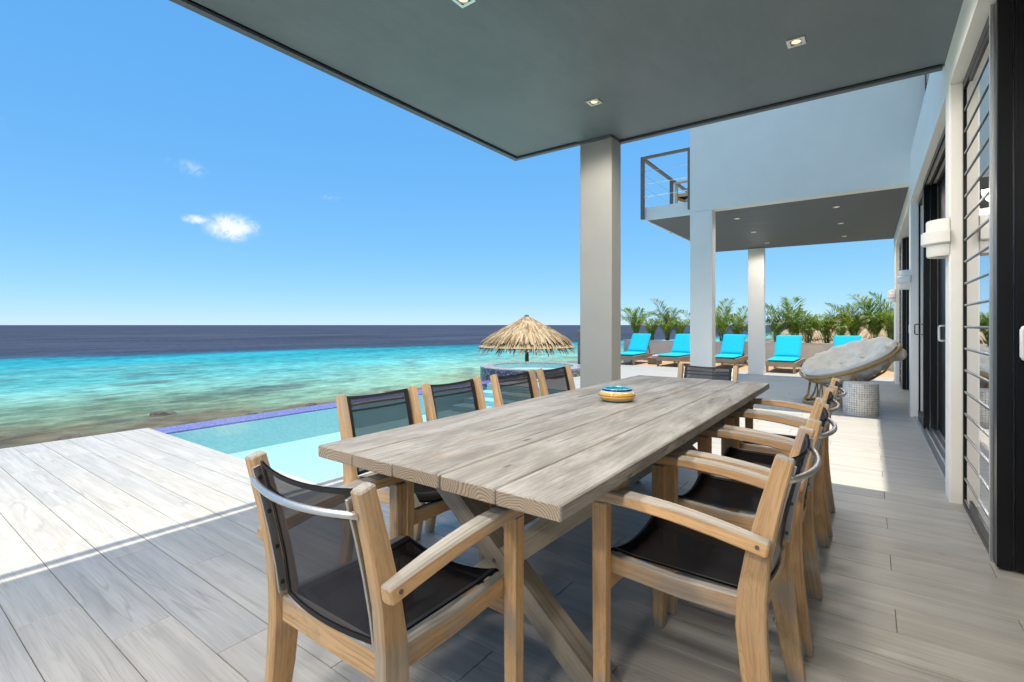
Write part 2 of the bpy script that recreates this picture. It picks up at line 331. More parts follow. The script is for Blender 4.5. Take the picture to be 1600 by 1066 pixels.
def leaf_mat():
    m, t = newmat('palm_leaf'); g = t.node('ShaderNodeNewGeometry'); r = t.math('FRACT', t.math('ADD', g.outputs['Random Per Island'], t.node('ShaderNodeObjectInfo').outputs['Random']))
    c = t.ramp(r, [(0, (.07, .13, .02)), (.4, (.13, .22, .035)), (.8, (.23, .29, .055)), (1, (.38, .31, .11))])
    d = pbsdf(t, c, .45); tl = t.node('ShaderNodeBsdfTranslucent'); t.set(tl.inputs[0], t.mix(1, c, (1.6, 1.7, .7), 'MULTIPLY'))
    mx = t.node('ShaderNodeMixShader'); mx.inputs[0].default_value = .42; t.l.new(d, mx.inputs[1]); t.l.new(tl.outputs[0], mx.inputs[2]); finish(t, mx.outputs[0]); return m
M['leaf'] = leaf_mat()
def stool_mat():
    m, t = newmat('shell_inlay'); uv = tex(t, 'UV'); b = t.node('ShaderNodeTexBrick'); b.offset = 0
    t.set(b.inputs['Vector'], t.vmath('ADD', uv, t.scale(t.noise(uv, 30, 2, out='Color'), (.006, .006, 0))))
    for k, v in (('Scale', 1), ('Mortar Size', .0024), ('Brick Width', .029), ('Row Height', .029), ('Mortar Smooth', .1)): b.inputs[k].default_value = v
    t.set(b.inputs['Color1'], (.82, .80, .75)); t.set(b.inputs['Color2'], (.72, .69, .63))
    t.set(b.inputs['Mortar'], t.mix(t.step(t.noise(uv, 16, 3), .42, .6), (.52, .46, .40), (.20, .115, .06)))
    finish(t, pbsdf(t, b.outputs[0], .4, t.bump(b.outputs[1], -.3, .003))); return m
M['stool'] = stool_mat()
def bowl_mat():
    m, t = newmat('striped_glaze'); z = t.xyz(tex(t, 'Object'))[2]
    K = .075
    c = t.ramp(t.math('DIVIDE', z, K), [(0, (.05, .22, .22)), (.13, (.66, .58, .40)), (.19, (.62, .25, .06)), (.25, (.68, .42, .04)), (.37, (.70, .62, .38)), (.43, (.50, .09, .04)), (.50, (.70, .40, .03)), (.66, (.66, .60, .30)), (.73, (.75, .71, .60)), (.80, (.01, .03, .25)), (.93, (.10, .45, .62))], 'CONSTANT')
    finish(t, pbsdf(t, c, .15, spec=.6)); return m
M['bowl'] = bowl_mat()
M['teal'] = plain('teal_glaze', (.03, .33, .36), .12, .05, 20)
def emit_mat():
    m, t = newmat('lit_lens'); finish(t, pbsdf(t, (.9, .8, .6), .4, emit=(1, .62, .24), es=.6)); return m
M['lit'] = emit_mat()

# ------------------------------------------------------------------ mesh helpers
class MB:
    def __init__(s): s.v = []; s.f = []; s.uv = []
    def face(s, idx, uvs): s.f.append(idx); s.uv.append(uvs)
    def quad(s, a, b, c, d, uv=None):
        n = len(s.v); s.v += [tuple(a), tuple(b), tuple(c), tuple(d)]; s.face((n, n + 1, n + 2, n + 3), uv or [(0, 0), (1, 0), (1, 1), (0, 1)]); return s
    def box(s, x0, x1, y0, y1, z0, z1, axis=None, b=0):
        """axis-aligned box, grain along its longest axis unless told; b = bevel"""
        d = (x1 - x0, y1 - y0, z1 - z0)
        if axis is None: axis = d.index(max(d))
        c = Vector(((x0 + x1) / 2, (y0 + y1) / 2, (z0 + z1) / 2)); ax = [Vector((1, 0, 0)), Vector((0, 1, 0)), Vector((0, 0, 1))]
        a = ax[axis]; o = [(axis + 1) % 3, (axis + 2) % 3]; L = d[axis] / 2
        return s.beam([c - a * L, c + a * L], [d[o[0]]] * 2, [d[o[1]]] * 2, ax[o[0]], b, endb=b > 0)
    def beam(s, pts, ws, hs, side, b=.003, endb=True):
        """rectangular section swept along pts; ws along 'side', hs across; chamfer b"""
        pts = [Vector(p) for p in pts]; side = Vector(side); n = len(pts); arc = [0]
        for i in range(1, n): arc.append(arc[-1] + (pts[i] - pts[i - 1]).length)
        rings = []
        def ring(p, tdir, wd, ht, ins):
            sd = (side - tdir * side.dot(tdir)).normalized(); up = tdir.cross(sd)
            a, h = wd / 2 - ins, ht / 2 - ins
            if b > 0: cc = [(a, -h + b), (a, h - b), (a - b, h), (-a + b, h), (-a, h - b), (-a, -h + b), (-a + b, -h), (a - b, -h)]
            else: cc = [(a, -h), (a, h), (-a, h), (-a, -h)]
            return [p + sd * q + up * r for q, r in cc]
        for i, p in enumerate(pts):
            tdir = (pts[min(i + 1, n - 1)] - pts[max(i - 1, 0)]).normalized()
            if i == 0 and b > 0 and endb: rings.append((arc[0], ring(p, tdir, ws[0], hs[0], b * .8))); rings.append((arc[0] + b, ring(p + tdir * b, tdir, ws[0], hs[0], 0)))
            elif i == n - 1 and b > 0 and endb: rings.append((arc[i] - b, ring(p - tdir * b, tdir, ws[i], hs[i], 0))); rings.append((arc[i], ring(p, tdir, ws[i], hs[i], b * .8)))
            else: rings.append((arc[i], ring(p, tdir, ws[i], hs[i], 0)))
        k = len(rings[0][1]); base = len(s.v)
        per = [0]; r0 = rings[len(rings) // 2][1]
        for j in range(k): per.append(per[-1] + (r0[(j + 1) % k] - r0[j]).length)
        for a_, rg in rings: s.v += [tuple(q) for q in rg]
        for i in range(len(rings) - 1):
            u0, u1 = rings[i][0], rings[i + 1][0]
            for j in range(k):
                j2 = (j + 1) % k
                s.face((base + i * k + j, base + i * k + j2, base + (i + 1) * k + j2, base + (i + 1) * k + j), [(u0, per[j]), (u0, per[j + 1]), (u1, per[j + 1]), (u1, per[j])])
        e = base + (len(rings) - 1) * k
        s.face(tuple(base + j for j in range(k))[::-1], [(per[j] * .2, per[j]) for j in range(k)][::-1])
        s.face(tuple(e + j for j in range(k)), [(per[j] * .2, per[j]) for j in range(k)])
        return s
    def tube(s, pts, rad, n=8, closed=False, caps=True):
        pts = [Vector(p) for p in pts]; m = len(pts); base = len(s.v); arc = 0; rads = rad if isinstance(rad, (list, tuple)) else [rad] * m
        ref = None; us = []
        for i, p in enumerate(pts):
            t = (pts[(i + 1) % m if closed else min(i + 1, m - 1)] - pts[(i - 1) % m if closed else max(i - 1, 0)]).normalized()
            if ref is None: ref = Vector((0, 0, 1)) if abs(t.z) < .9 else Vector((1, 0, 0))
            ref = (ref - t * ref.dot(t)).normalized(); bi = t.cross(ref)
            if i: arc += (p - pts[i - 1]).length
            us.append(arc)
            for j in range(n):
                a = 2 * math.pi * j / n; s.v.append(tuple(p + (ref * math.cos(a) + bi * math.sin(a)) * rads[i]))
        for i in range(m if closed else m - 1):
            i2 = (i + 1) % m
            for j in range(n):
                j2 = (j + 1) % n; u0, u1 = us[i], (us[i2] if i2 else us[i] + .05); w0 = 2 * math.pi * rads[0] * j / n; w1 = 2 * math.pi * rads[0] * (j + 1) / n
                s.face((base + i * n + j, base + i * n + j2, base + i2 * n + j2, base + i2 * n + j), [(u0, w0), (u0, w1), (u1, w1), (u1, w0)])
        if not closed and caps:
            s.face(tuple(base + j for j in range(n))[::-1], [(0, 0)] * n); s.face(tuple(base + (m - 1) * n + j for j in range(n)), [(0, 0)] * n)
        return s
    def lathe(s, prof, n=32, c=(0, 0, 0), a0=0, a1=2 * math.pi, close=True):
        base = len(s.v); full = abs(a1 - a0 - 2 * math.pi) < 1e-6; cols = n if full else n + 1; L = [0]
        for i in range(1, len(prof)): L.append(L[-1] + math.hypot(prof[i][0] - prof[i - 1][0], prof[i][1] - prof[i - 1][1]))
        rm = max(p[0] for p in prof)
        for r, z in prof:
            for j in range(cols):
                a = a0 + (a1 - a0) * j / n; s.v.append((c[0] + r * math.cos(a), c[1] + r * math.sin(a), c[2] + z))
        for i in range(len(prof) - 1):
            for j in range(n):
                j2 = (j + 1) % cols; u0, u1 = (a1 - a0) * j / n * rm, (a1 - a0) * (j + 1) / n * rm
                s.face((base + i * cols + j, base + i * cols + j2, base + (i + 1) * cols + j2, base + (i + 1) * cols + j), [(u0, L[i]), (u1, L[i]), (u1, L[i + 1]), (u0, L[i + 1])])
        return s
    def grid(s, fn, nu, nv):
        base = len(s.v)
        for i in range(nu + 1):
            for j in range(nv + 1): s.v.append(tuple(fn(i / nu, j / nv)))
        for i in range(nu):
            for j in range(nv):
                a = base + i * (nv + 1) + j
                s.face((a, a + nv + 1, a + nv + 2, a + 1), [(i / nu, j / nv), ((i + 1) / nu, j / nv), ((i + 1) / nu, (j + 1) / nv), (i / nu, (j + 1) / nv)])
        return s
    def poly(s, pts, z0, z1):
        n = len(pts); b = len(s.v); s.v += [(x, y, z0) for x, y in pts] + [(x, y, z1) for x, y in pts]
        s.face(tuple(range(b, b + n))[::-1], [(p[0], p[1]) for p in pts][::-1]); s.face(tuple(range(b + n, b + 2 * n)), [(p[0], p[1]) for p in pts])
        for j in range(n):
            k = (j + 1) % n; s.face((b + j, b + k, b + n + k, b + n + j), [(0, 0), (1, 0), (1, 1), (0, 1)])
        return s
    def mesh(s, name, smooth=False):
        me = bpy.data.meshes.new(name); me.from_pydata(s.v, [], s.f); ul = me.uv_layers.new(name='UVMap')
        flat = [c for f in s.uv for c in f]
        for i, c in enumerate(flat): ul.data[i].uv = c
        if smooth:
            for p in me.polygons: p.use_smooth = True
            if smooth != 'all' :
                bm = bmesh.new(); bm.from_mesh(me)
                for e in bm.edges:
                    if len(e.link_faces) == 2 and e.calc_face_angle(0) > R(38): e.smooth = False
                bm.to_mesh(me); bm.free()
        me.update(); return me
def link(name, me, mat, parent=None, world=False):
    o = bpy.data.objects.new(name, me); C.objects.link(o)
    if mat is not None and me is not None and not me.materials: me.materials.append(M[mat])
    if parent is not None:
        o.parent = parent
        if world:
            g = Vector(parent.location); q = parent.parent
            while q: g += q.location; q = q.parent
            o.location = -g
    return o
def obj(name, mb, mat, parent=None, world=False, smooth=False): return link(name, mb.mesh(name, smooth), mat, parent, world)
def tag(o, label, cat, group=None):
    o['label'] = label; o['category'] = cat
    if group: o['group'] = group
    return o
def struct(o, label=None, cat=None):
    o['kind'] = 'structure'
    if label: o['label'] = label; o['category'] = cat
    return o
def thing(name, label, cat, loc=(0, 0, 0), rz=0, group=None):
    o = bpy.data.objects.new(name, None); C.objects.link(o); o.location = loc; o.rotation_euler = (0, 0, rz); o.empty_display_size = .1
    return tag(o, label, cat, group)
def copy_tree(o, parent=None):
    c = o.copy(); C.objects.link(c)
    if parent is not None: c.parent = parent
    for ch in list(o.children): copy_tree(ch, c)
    return c

# ------------------------------------------------------------------ terrain, sea
def land_z(x, y):
    z = -1.55
    if x < -11: z -= (-11 - x) * .079
    a = max(0, min(1, (-x - 9) / 6))
    z += (mn.noise(Vector((x * .35, y * .2, 0))) * .16 + mn.noise(Vector((x * 1.1, y * .8, 3))) * .09 + mn.noise(Vector((x * 2.6, y * 2.2, 7))) * .05) * a
    return z
xs = [-60, -45, -34, -30] + [-28 + .4 * k for k in range(43)] + [-10, -8, -5, 0, 8, 25, 60, 150, 600]
ys = [-300, -120, -60, -30] + [-20 + .6 * k for k in range(101)] + [42, 46, 52, 60, 75, 100, 150, 250, 500, 1500]
mb = MB(); 
for i, x in enumerate(xs):
    for y in ys: mb.v.append((x, y, land_z(x, y)))
for i in range(len(xs) - 1):
    for j in range(len(ys) - 1):
        a = i * len(ys) + j; mb.face((a, a + len(ys), a + len(ys) + 1, a + 1), [(0, 0)] * 4)
struct(obj('ground', mb, 'land', smooth='all'))
SEAZ = -2.2
mb = MB().quad((-30000, -30000, SEAZ), (4000, -30000, SEAZ), (4000, 40000, SEAZ), (-30000, 40000, SEAZ))
struct(obj('sea', mb, 'sea'))
def rock_mesh(seed, k=1.0):
    bm = bmesh.new(); bmesh.ops.create_icosphere(bm, subdivisions=2, radius=1)
    for v in bm.verts:
        n = mn.noise(v.co * 1.3 + Vector((seed * 7.1, seed, 0))); v.co = v.co * (1 + .45 * n); v.co.z *= .55
    me = bpy.data.meshes.new('rock'); bm.to_mesh(me); bm.free(); return me
rk = [rock_mesh(k) for k in range(3)]
rocks = [(-21.5, 7.2, .32, 'lone dark boulder standing in the shallow green water'), (-18.9, 4.0, .26, None), (-18.7, 9.2, .22, None), (-18.5, 11.4, .22, None), (-18.3, 13.6, .26, None), (-19.0, 2.6, .2, None), (-18.0, 16.0, .22, None)]
for k, (x, y, r, lb) in enumerate(rocks):
    o = link('shore_rock', rk[k % 3], 'rock'); o.location = (x, y, max(SEAZ, land_z(x, y)) - .02); o.scale = (r, r * 1.3, r); o.rotation_euler.z = k * 1.3
    tag(o, lb or 'small brown rock on the stony waterline', 'rock', None if lb else 'rocks along the waterline')
mb = MB()
for k in range(900):
    x, y = random.uniform(-18.2, -14.5), random.uniform(13, 34); r = random.uniform(.04, .11); z = land_z(x, y); a = random.random() * 3
    p = [Vector((math.cos(a + q * 2.1) * r, math.sin(a + q * 2.1) * r * 1.3, 0)) + Vector((x, y, z - .02)) for q in range(3)]; tp = Vector((x + r * .2, y, z + r * .8))
    for q in range(3):
        n = len(mb.v); mb.v += [tuple(p[q]), tuple(p[(q + 1) % 3]), tuple(tp)]; mb.face((n, n + 1, n + 2), [(0, 0)] * 3)
o = obj('beach_rubble', mb, 'rubble'); o['kind'] = 'stuff'; tag(o, 'pale coral rubble strewn along the shore below the pool', 'rubble')

# ------------------------------------------------------------------ deck, planks, pool
DX0, PX0, PX1, PY0, PY1 = -6.75, -6.75, -3.36, 2.125, 7.80     # deck edge, pool rectangle
deck = thing('deck', '', ''); deck.location = (-3, 4, 0); del deck['label']; del deck['category']; struct(deck)
mb = MB()
mb.box(DX0 + .01, .75, -9, PY0 - .01, -.30, -.0042); mb.box(PX1 + .14, .75, PY0 - .008, PY1, -.30, -.0042); mb.box(-6.3, .75, PY1 + .008, 13.93, -.30, -.0042); 
obj('deck_base', mb, 'grout', deck, True)
mb = MB().box(DX0 - .0, DX0 + .05, -9, PY0, -.45, -.0045); obj('deck_edge', mb, 'white', deck, True)
planks = []
PL, PW, GAP = 1.2, .2, .0028
def clip(x0, x1, y0, y1):
    out = []
    for (a, b, c, d) in ((DX0, .72, -8.6, PY0), (PX1, .72, PY0, PY1), (-6.3, .72, PY1, 13.9)):
        X0, X1, Y0, Y1 = max(x0, a), min(x1, b), max(y0, c), min(y1, d)
        if X1 - X0 > .012 and Y1 - Y0 > .012: out.append((X0, X1, Y0, Y1))
    return out
for r in range(-46, 70):
    y0 = .61 + .2 * r - .0
    offx = (-2.31 + .4 * (r % 3)) % PL
    for k in range(-8, 3):
        for (a, b, c, d) in clip(offx + k * PL, offx + (k + 1) * PL, y0, y0 + PW):
            if (a + b) / 2 < -5.9 and 8.2 < (c + d) / 2 < 12.2: continue
            planks.append((a, b, c, d))
def vis_area(p):
    a, b, c, d = p; q = [pix(x, y, 0) for x, y in ((a, c), (b, c), (b, d), (a, d))]
    if any(v is None for v in q): return 0
    if max(v[0] for v in q) < 0 or min(v[0] for v in q) > 1600 or min(v[1] for v in q) > 1066: return 0
    ar = 0
    for i in range(4): ar += q[i][0] * q[(i + 1) % 4][1] - q[(i + 1) % 4][0] * q[i][1]
    cx, cy = (a + b) / 2, (c + d) / 2
    return abs(ar) / 2
planks.sort(key=vis_area, reverse=True)
pcache = {}
def plank_mb(mbb, x0, x1, y0, y1, z0=-.0055, z1=0.0):
    g = GAP / 2; x0 += g; x1 -= g; y0 += g; y1 -= g; e = .0014; n = len(mbb.v)
    mbb.v += [(x0, y0, z0), (x1, y0, z0), (x1, y1, z0), (x0, y1, z0), (x0, y0, z1 - e), (x1, y0, z1 - e), (x1, y1, z1 - e), (x0, y1, z1 - e), (x0 + e, y0 + e, z1), (x1 - e, y0 + e, z1), (x1 - e, y1 - e, z1), (x0 + e, y1 - e, z1)]
    for b in (0, 4):
        for j in range(4):
            k = (j + 1) % 4; mbb.face((n + b + j, n + b + k, n + b + 4 + k, n + b + 4 + j), [(0, 0)] * 4)
    mbb.face((n + 8, n + 9, n + 10, n + 11), [(0, 0)] * 4)
for (a, b, c, d) in planks[:298]:
    key = (round(b - a, 3), round(d - c, 3))
    if key not in pcache:
        mb = MB(); plank_mb(mb, -key[0] / 2, key[0] / 2, -key[1] / 2, key[1] / 2); pcache[key] = mb.mesh('plank')
    o = link('plank', pcache[key], 'plank', deck); o.location = ((a + b) / 2 + 3, (c + d) / 2 - 4, random.uniform(-.0006, .0006))
mb = MB()
for p in planks[298:]: plank_mb(mb, *p)
o = obj('distant_planks', mb, 'plank', deck, True); o['kind'] = 'stuff'
struct(obj('terrace', MB().poly([(-6.3, 13.94), (.9, 13.94), (.9, 17.5), (-6.3, 17.5)], -.3, -.004), 'tan'))

pool = thing('swimming_pool', 'long infinity pool of pale blue mosaic with purple overflow edge', 'pool', (-5, 5, -1.2))
PZ = -.41
mb = MB()
mb.quad((PX0, PY0, PZ), (PX1, PY0, PZ), (PX1, PY1, PZ), (PX0, PY1, PZ))
obj('pool_floor', mb, 'pool', pool, True)
mb = MB(); T = .15
mb.box(PX0, PX1 + T, PY0 - T, PY0, PZ - .1, -.013); mb.box(PX1 + .0, PX1 + T, PY0 + .002, PY1, PZ - .1, -.013); mb.box(-6.3, PX1, PY1, PY1 + T, PZ - .1, -.013)
obj('pool_wall', mb, 'pool', pool, True)
mb = MB(); mb.box(-6.3, PX1, PY1 - .35, PY1, PZ, -.13); mb.box(-6.3, PX1, PY1 - .70, PY1 - .352, PZ, -.22); mb.box(-6.3, PX1, PY1 - 1.05, PY1 - .702, PZ, -.31); obj('pool_steps', mb, 'pool', pool, True)
def uvbox(x0, x1, y0, y1, z0, z1):
    m = MB()
    m.quad((x0, y0, z1), (x1, y0, z1), (x1, y1, z1), (x0, y1, z1), [(x0, y0), (x1, y0), (x1, y1), (x0, y1)])
    m.quad((x1, y0, z0), (x1, y1, z0), (x1, y1, z1), (x1, y0, z1), [(y0, z0), (y1, z0), (y1, z1), (y0, z1)])
    m.quad((x0, y1, z0), (x0, y0, z0), (x0, y0, z1), (x0, y1, z1), [(y1, z0), (y0, z0), (y0, z1), (y1, z1)])
    m.quad((x0, y0, z0), (x1, y0, z0), (x1, y0, z1), (x0, y0, z1), [(x0, z0), (x1, z0), (x1, z1), (x0, z1)])
    m.quad((x1, y1, z0), (x0, y1, z0), (x0, y1, z1), (x1, y1, z1), [(x1, z0), (x0, z0), (x0, z1), (x1, z1)]); return m
obj('overflow_edge', uvbox(-6.80, -6.42, PY0 - .01, 9.1, -1.6, -.030), 'purple', pool, True)
obj('pool_water', MB().quad((-6.42, PY0, -.034), (PX1, PY0, -.034), (PX1, PY1, -.034), (-6.42, PY1, -.034)), 'pool_water', pool, True)
obj('basin_lining', uvbox(-6.42, -6.405, PY0, PY1, PZ, -.05), 'pool', pool, True)

# round raised spa
JC = (-6.72, 10.13)
jz = thing('spa_tub', 'raised round spa tub clad in grey pebble mosaic beside the pool', 'hot tub', (JC[0], JC[1], -.4))
obj('tub_wall', MB().lathe([(1.30, -.6), (1.30, .578)], 64), 'stone_mosaic', jz, smooth=True)
obj('tub_rim', MB().lathe([(1.302, .56), (1.302, .588), (1.00, .588), (1.00, .565)], 64), 'rim_mosaic', jz, smooth=True)
obj('tub_basin', MB().lathe([(1.0, .565), (.985, .45), (.6, .43), (.001, .42)], 48), 'pool', jz, smooth=True)
obj('tub_water', MB().lathe([(.999, .574), (.001, .574)], 48), 'tub_water', jz)

o = thing('railing_post', 'single square dark timber post on the deck beside the spa tub', 'post', (-6.15, 11.5, 0))
obj('post', MB().box(-.04, .04, -.04, .04, 0, 1.0, b=.005), 'rail', o); obj('cap', MB().box(-.047, .047, -.047, .047, 1.0, 1.035, b=.006), 'rail', o)

# ------------------------------------------------------------------ the house
WX, CH = .44, 3.05
house = thing('villa', 'white two storey modern villa with dark soffits, columns and black framed doors', 'house', (1.5, 5, 0))
def hp(name, mb, mat, parent=house, smooth=False): return obj(name, mb, mat, parent, True, smooth)
# near roof slab with its notch at the column
slab = [(-3.19, -3.6), (WX, -3.6), (WX, 4.68), (-2.03, 4.68), (-2.03, 4.462), (-3.19, 4.462)]
hp('soffit', MB().poly(slab, CH, CH + .22), 'ceiling')
hp('terrace_bounce_top', MB().poly([(-3.14, -3.6), (WX, -3.6), (WX, 4.63), (-2.1, 4.63), (-2.1, 4.41), (-3.14, 4.41)], CH + .222, CH + .245), 'white')  # unseen white top, added to bounce sunlight onto the end wall
mb = MB()
for (x0, x1, y0, y1) in ((-3.205, -3.150, -3.6, 4.477), (-3.150, -2.033, 4.427, 4.477), (-2.028, WX - .01, 4.64, 4.695)): mb.box(x0, x1, y0, y1, CH - .022, CH + .27)
hp('fascia', mb, 'fascia')
mb = MB()
for (x0, x1, y0, y1) in ((-3.148, -3.138, -3.59, 4.415), (-3.138, -2.40, 4.415, 4.425), (-2.02, WX - .02, 4.628, 4.638)): mb.box(x0, x1, y0, y1, CH - .006, CH + .02)
hp('shadow_gap', mb, 'black')
for (y0, y1, top) in ((4.465, 4.685, CH - .003), (8.283, 8.50, CH - .003), (13.1, 13.32, CH - .003)):
    hp('column', MB().box(-2.385, -2.035, y0, y1, -.01, top, 2, b=.006), 'column' if y0 < 5 else 'white')  # only the first column takes the plaster darkened to stand for shade
hp('column_cap', MB().box(-2.37, -2.022, 4.475, 4.70, CH - .02, CH + .1), 'fascia')
# railing of the upper terrace
mb = MB().box(-3.30, -3.235, -3.6, 4.50, 4.10, 4.15); rl = hp('handrail', mb, 'rail')
for y in (-3.5, -2.2, -.9, .5, 1.8, 3.1, 4.44): hp('railing_post', MB().box(-3.29, -3.245, y, y + .06, CH + .06, 4.10), 'rail', rl)
# ground floor wall: pillars, beam, band
hp('beam', MB().box(WX, .80, -5, 13.4, 2.80, 3.42, 1), 'white')
for (y0, y1) in ((4.39, 4.61), (8.19, 8.44), (12.59, 12.82)): hp('pillar', MB().box(WX, .78, y0, y1, -.01, 2.803, 2, b=.006), 'white')
hp('skirting', MB().box(WX + .003, .6, 12.822, 13.4, -.01, 2.80, 2), 'white')
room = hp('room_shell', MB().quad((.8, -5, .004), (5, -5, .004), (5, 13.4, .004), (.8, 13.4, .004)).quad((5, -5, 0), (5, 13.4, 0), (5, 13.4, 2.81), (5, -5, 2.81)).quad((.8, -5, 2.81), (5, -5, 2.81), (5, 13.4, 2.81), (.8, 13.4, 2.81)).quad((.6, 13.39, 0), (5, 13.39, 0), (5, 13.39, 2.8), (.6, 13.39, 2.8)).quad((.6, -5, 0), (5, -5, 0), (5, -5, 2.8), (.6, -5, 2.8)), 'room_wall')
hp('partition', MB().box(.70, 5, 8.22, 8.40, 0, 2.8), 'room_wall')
def handle(parent, x, y, z0, z1, axis, mat, r=.009, out=.05):
    d = Vector((-1, 0, 0)) if axis == 'x' else Vector((0, -1, 0)); p = Vector((x, y, 0)); pts = [p + Vector((0, 0, z0))]
    q = .014
    pts += [p + d * (out - q) + Vector((0, 0, z0)), p + d * (out - q * .3) + Vector((0, 0, z0 + q * .3)), p + d * out + Vector((0, 0, z0 + q)), p + d * out + Vector((0, 0, z1 - q)), p + d * (out - q * .3) + Vector((0, 0, z1 - q * .3)), p + d * (out - q) + Vector((0, 0, z1)), p + Vector((0, 0, z1))]
    return obj('handle', MB().tube(pts, r, 8), mat, parent, True, 'all')
def louvre_bay(y0, y1, near):
    lw = hp('louvre_window', MB().box(.505, .545, y1 - .028, y1 - .001, .0, 2.80).box(.505, .545, y0 + .03, y1 - .029, .0, .03).box(.505, .545, y0 + .03, y1 - .029, 2.74, 2.799), 'black')
    obj('stile', MB().box(.495, .55, y0, y0 + .03, .0, 2.80), 'alu', lw, True)
    n = 19; h = (2.74 - .035) / n
    for k in range(n):
        z0 = .033 + k * h
        m = MB(); xa, xb = .514, .524
        m.box(xa, xa + .005, y0 + .032, y1 - .03, z0 + .012, z0 + h - .004, 1); obj('pane', m, 'glass', lw, True)
        obj('slat_edge', MB().box(.509, .529, y0 + .032, y1 - .03, z0 + .005, z0 + .011, 1), 'alu', lw, True); obj('slat_gap_line', MB().box(.510, .528, y0 + .032, y1 - .03, z0 - .003, z0 + .0045, 1), 'black', lw, True)  # black strip drawn in for the dark gap below each slat
    obj('gasket', MB().box(.532, .536, y0 + .032, y1 - .03, .03, 2.74, 1) if False else MB().box(.531, .534, y1 - .06, y1 - .031, .03, 2.74), 'black', lw, True)
    return lw
def door_stack(y, n, hz, hx):
    for k in range(n):
        x = .505 + k * .063
        d = hp('sliding_door', MB().box(x, x + .056, y, y + .09, .012, 2.78, 2, b=.004), 'black')
        obj('door_glass', MB().box(x + .024, x + .032, y + .09, y + .82, .1, 2.70), 'glass', d, True)
        for za, zb in ((.012, .1), (2.70, 2.78)): obj('door_rail', MB().box(x + .002, x + .054, y + .0902, y + .82, za, zb, 1), 'black', d, True)
        obj('seal', MB().box(x + .0565, x + .0615, y + .03, y + .05, .012, 2.78, 2), 'alu', d, True)
        if k == hx: handle(d, x + .034, y, hz, hz + .135, 'y', 'plastic', .011, .042)
def stile_with_handle(x, y0, y1, yh, z0):
    d = hp('sliding_door', MB().box(x, x + .055, y0, y1, .012, 2.78, 2, b=.003), 'black'); handle(d, x, yh, z0, z0 + .15, 'x', 'plastic', .011, .05)
louvre_bay(3.41, 4.39, True); door_stack(3.315, 2, 1.05, 9); stile_with_handle(.632, 2.9, 3.40, 3.25, 1.03); stile_with_handle(.632, 6.2, 7.25, 6.6, 1.03)
louvre_bay(11.61, 12.59, False); door_stack(11.515, 3, 1.05, 1)
# middle doors: fixed glass panel, stacked panels, track
fp = hp('fixed_panel', MB().box(.52, .55, 7.36, 7.40, .03, 2.78, 2).box(.52, .55, 8.15, 8.189, .03, 2.78, 2).box(.52, .55, 7.401, 8.149, .03, .075, 1).box(.52, .55, 7.401, 8.149, 2.72, 2.78, 1), 'black')
obj('pane', MB().box(.532, .538, 7.40, 8.15, .075, 2.72), 'glass', fp, True); handle(fp, .52, 8.05, 1.07, 1.20, 'x', 'black', .006, .045)
obj('curtain', MB().grid(lambda a, b: (.60 + .02 * math.sin(a * 60), 7.38 + a * .78, .03 + b * 2.7), 60, 1), 'towel', fp, True)
door_stack(7.26, 2, 1.05, 9)
mb = MB()
for k in range(4): mb.box(.475 + k * .05, .483 + k * .05, 4.612, 8.188, .0, .03 if k else .018, 1)
mb.box(.47, .66, 4.612, 8.188, -.006, .010, 1); hp('door_track', mb, 'alu')
mb = MB()
for k in range(3): mb.box(.50 + k * .06, .512 + k * .06, 4.612, 7.25, 2.74, 2.799, 1)
hp('head_track', mb, 'black')
# upper storey over the ground floor wall
hp('upper_wall', MB().box(.60, .8, -5, 8.27, 3.42, 3.55).box(.60, .8, -5, 5.0, 3.551, 5.9).box(.62, .8, 5.0, 8.25, 5.6, 5.9), 'white')
uw = hp('upper_louvre', MB().box(.59, .64, 5.0, 5.05, 3.551, 5.6).box(.59, .64, 8.20, 8.27, 3.551, 5.6).box(.59, .64, 6.9, 6.95, 3.551, 5.6), 'black')
for k in range(14): obj('slat', MB().box(.60, .625, 5.05, 8.20, 3.56 + k * .145, 3.56 + k * .145 + .115, 1), 'room_wall', uw, True)
obj('louvre_back', MB().box(.63, .64, 5.05, 8.20, 3.56, 5.6, 1), 'black', uw, True)
hp('upper_roof', MB().box(.16, 5.2, -5, 13.5, 5.91, 6.1).box(4.9, 5.1, -5, 13.4, 0, 5.90), 'white')
# far block: end wall, soffit, balcony
hp('end_wall', MB().box(-2.385, .60, 8.28, 8.48, CH - .001, 5.9), 'white')
hp('soffit', MB().poly([(-3.185, 8.47), (-2.386, 8.47), (-2.386, 8.482), (WX - .003, 8.482), (WX - .003, 13.40), (-3.185, 13.2)], CH + .003, CH + .18), 'ceiling_far')
hp('balcony_fascia', MB().box(-3.21, -2.387, 8.44, 8.468, CH - .005, 3.27).box(-3.21, -3.187, 8.469, 13.3, CH - .005, 3.27), 'white')
hp('balcony_floor', MB().box(-3.186, WX, 8.485, 13.3, 3.235, 3.262), 'column')
hp('balcony_wall', MB().box(-2.37, -2.17, 8.481, 13.3, 3.264, 5.9).box(-2.16, WX, 13.1, 13.3, 3.264, 5.9), 'white')
hp('block_roof', MB().box(-2.3, .155, 8.35, 13.3, 5.84, 5.895), 'white')
rl = hp('balcony_rail', MB().box(-3.27, -2.40, 8.375, 8.435, 4.12, 4.165, 0, b=.004).box(-3.275, -3.215, 8.4351, 13.3, 4.12, 4.165, 1, b=.004), 'rail')
for (x, y, z0) in ((-3.27, 8.375, 3.06), (-2.452, 8.375, 3.13), (-3.27, 9.95, 3.06), (-3.27, 11.5, 3.06), (-3.27, 13.1, 3.06)): obj('railing_post', MB().box(x, x + .06, y, y + .06, z0, 4.119, 2, b=.003), 'rail', rl, True)
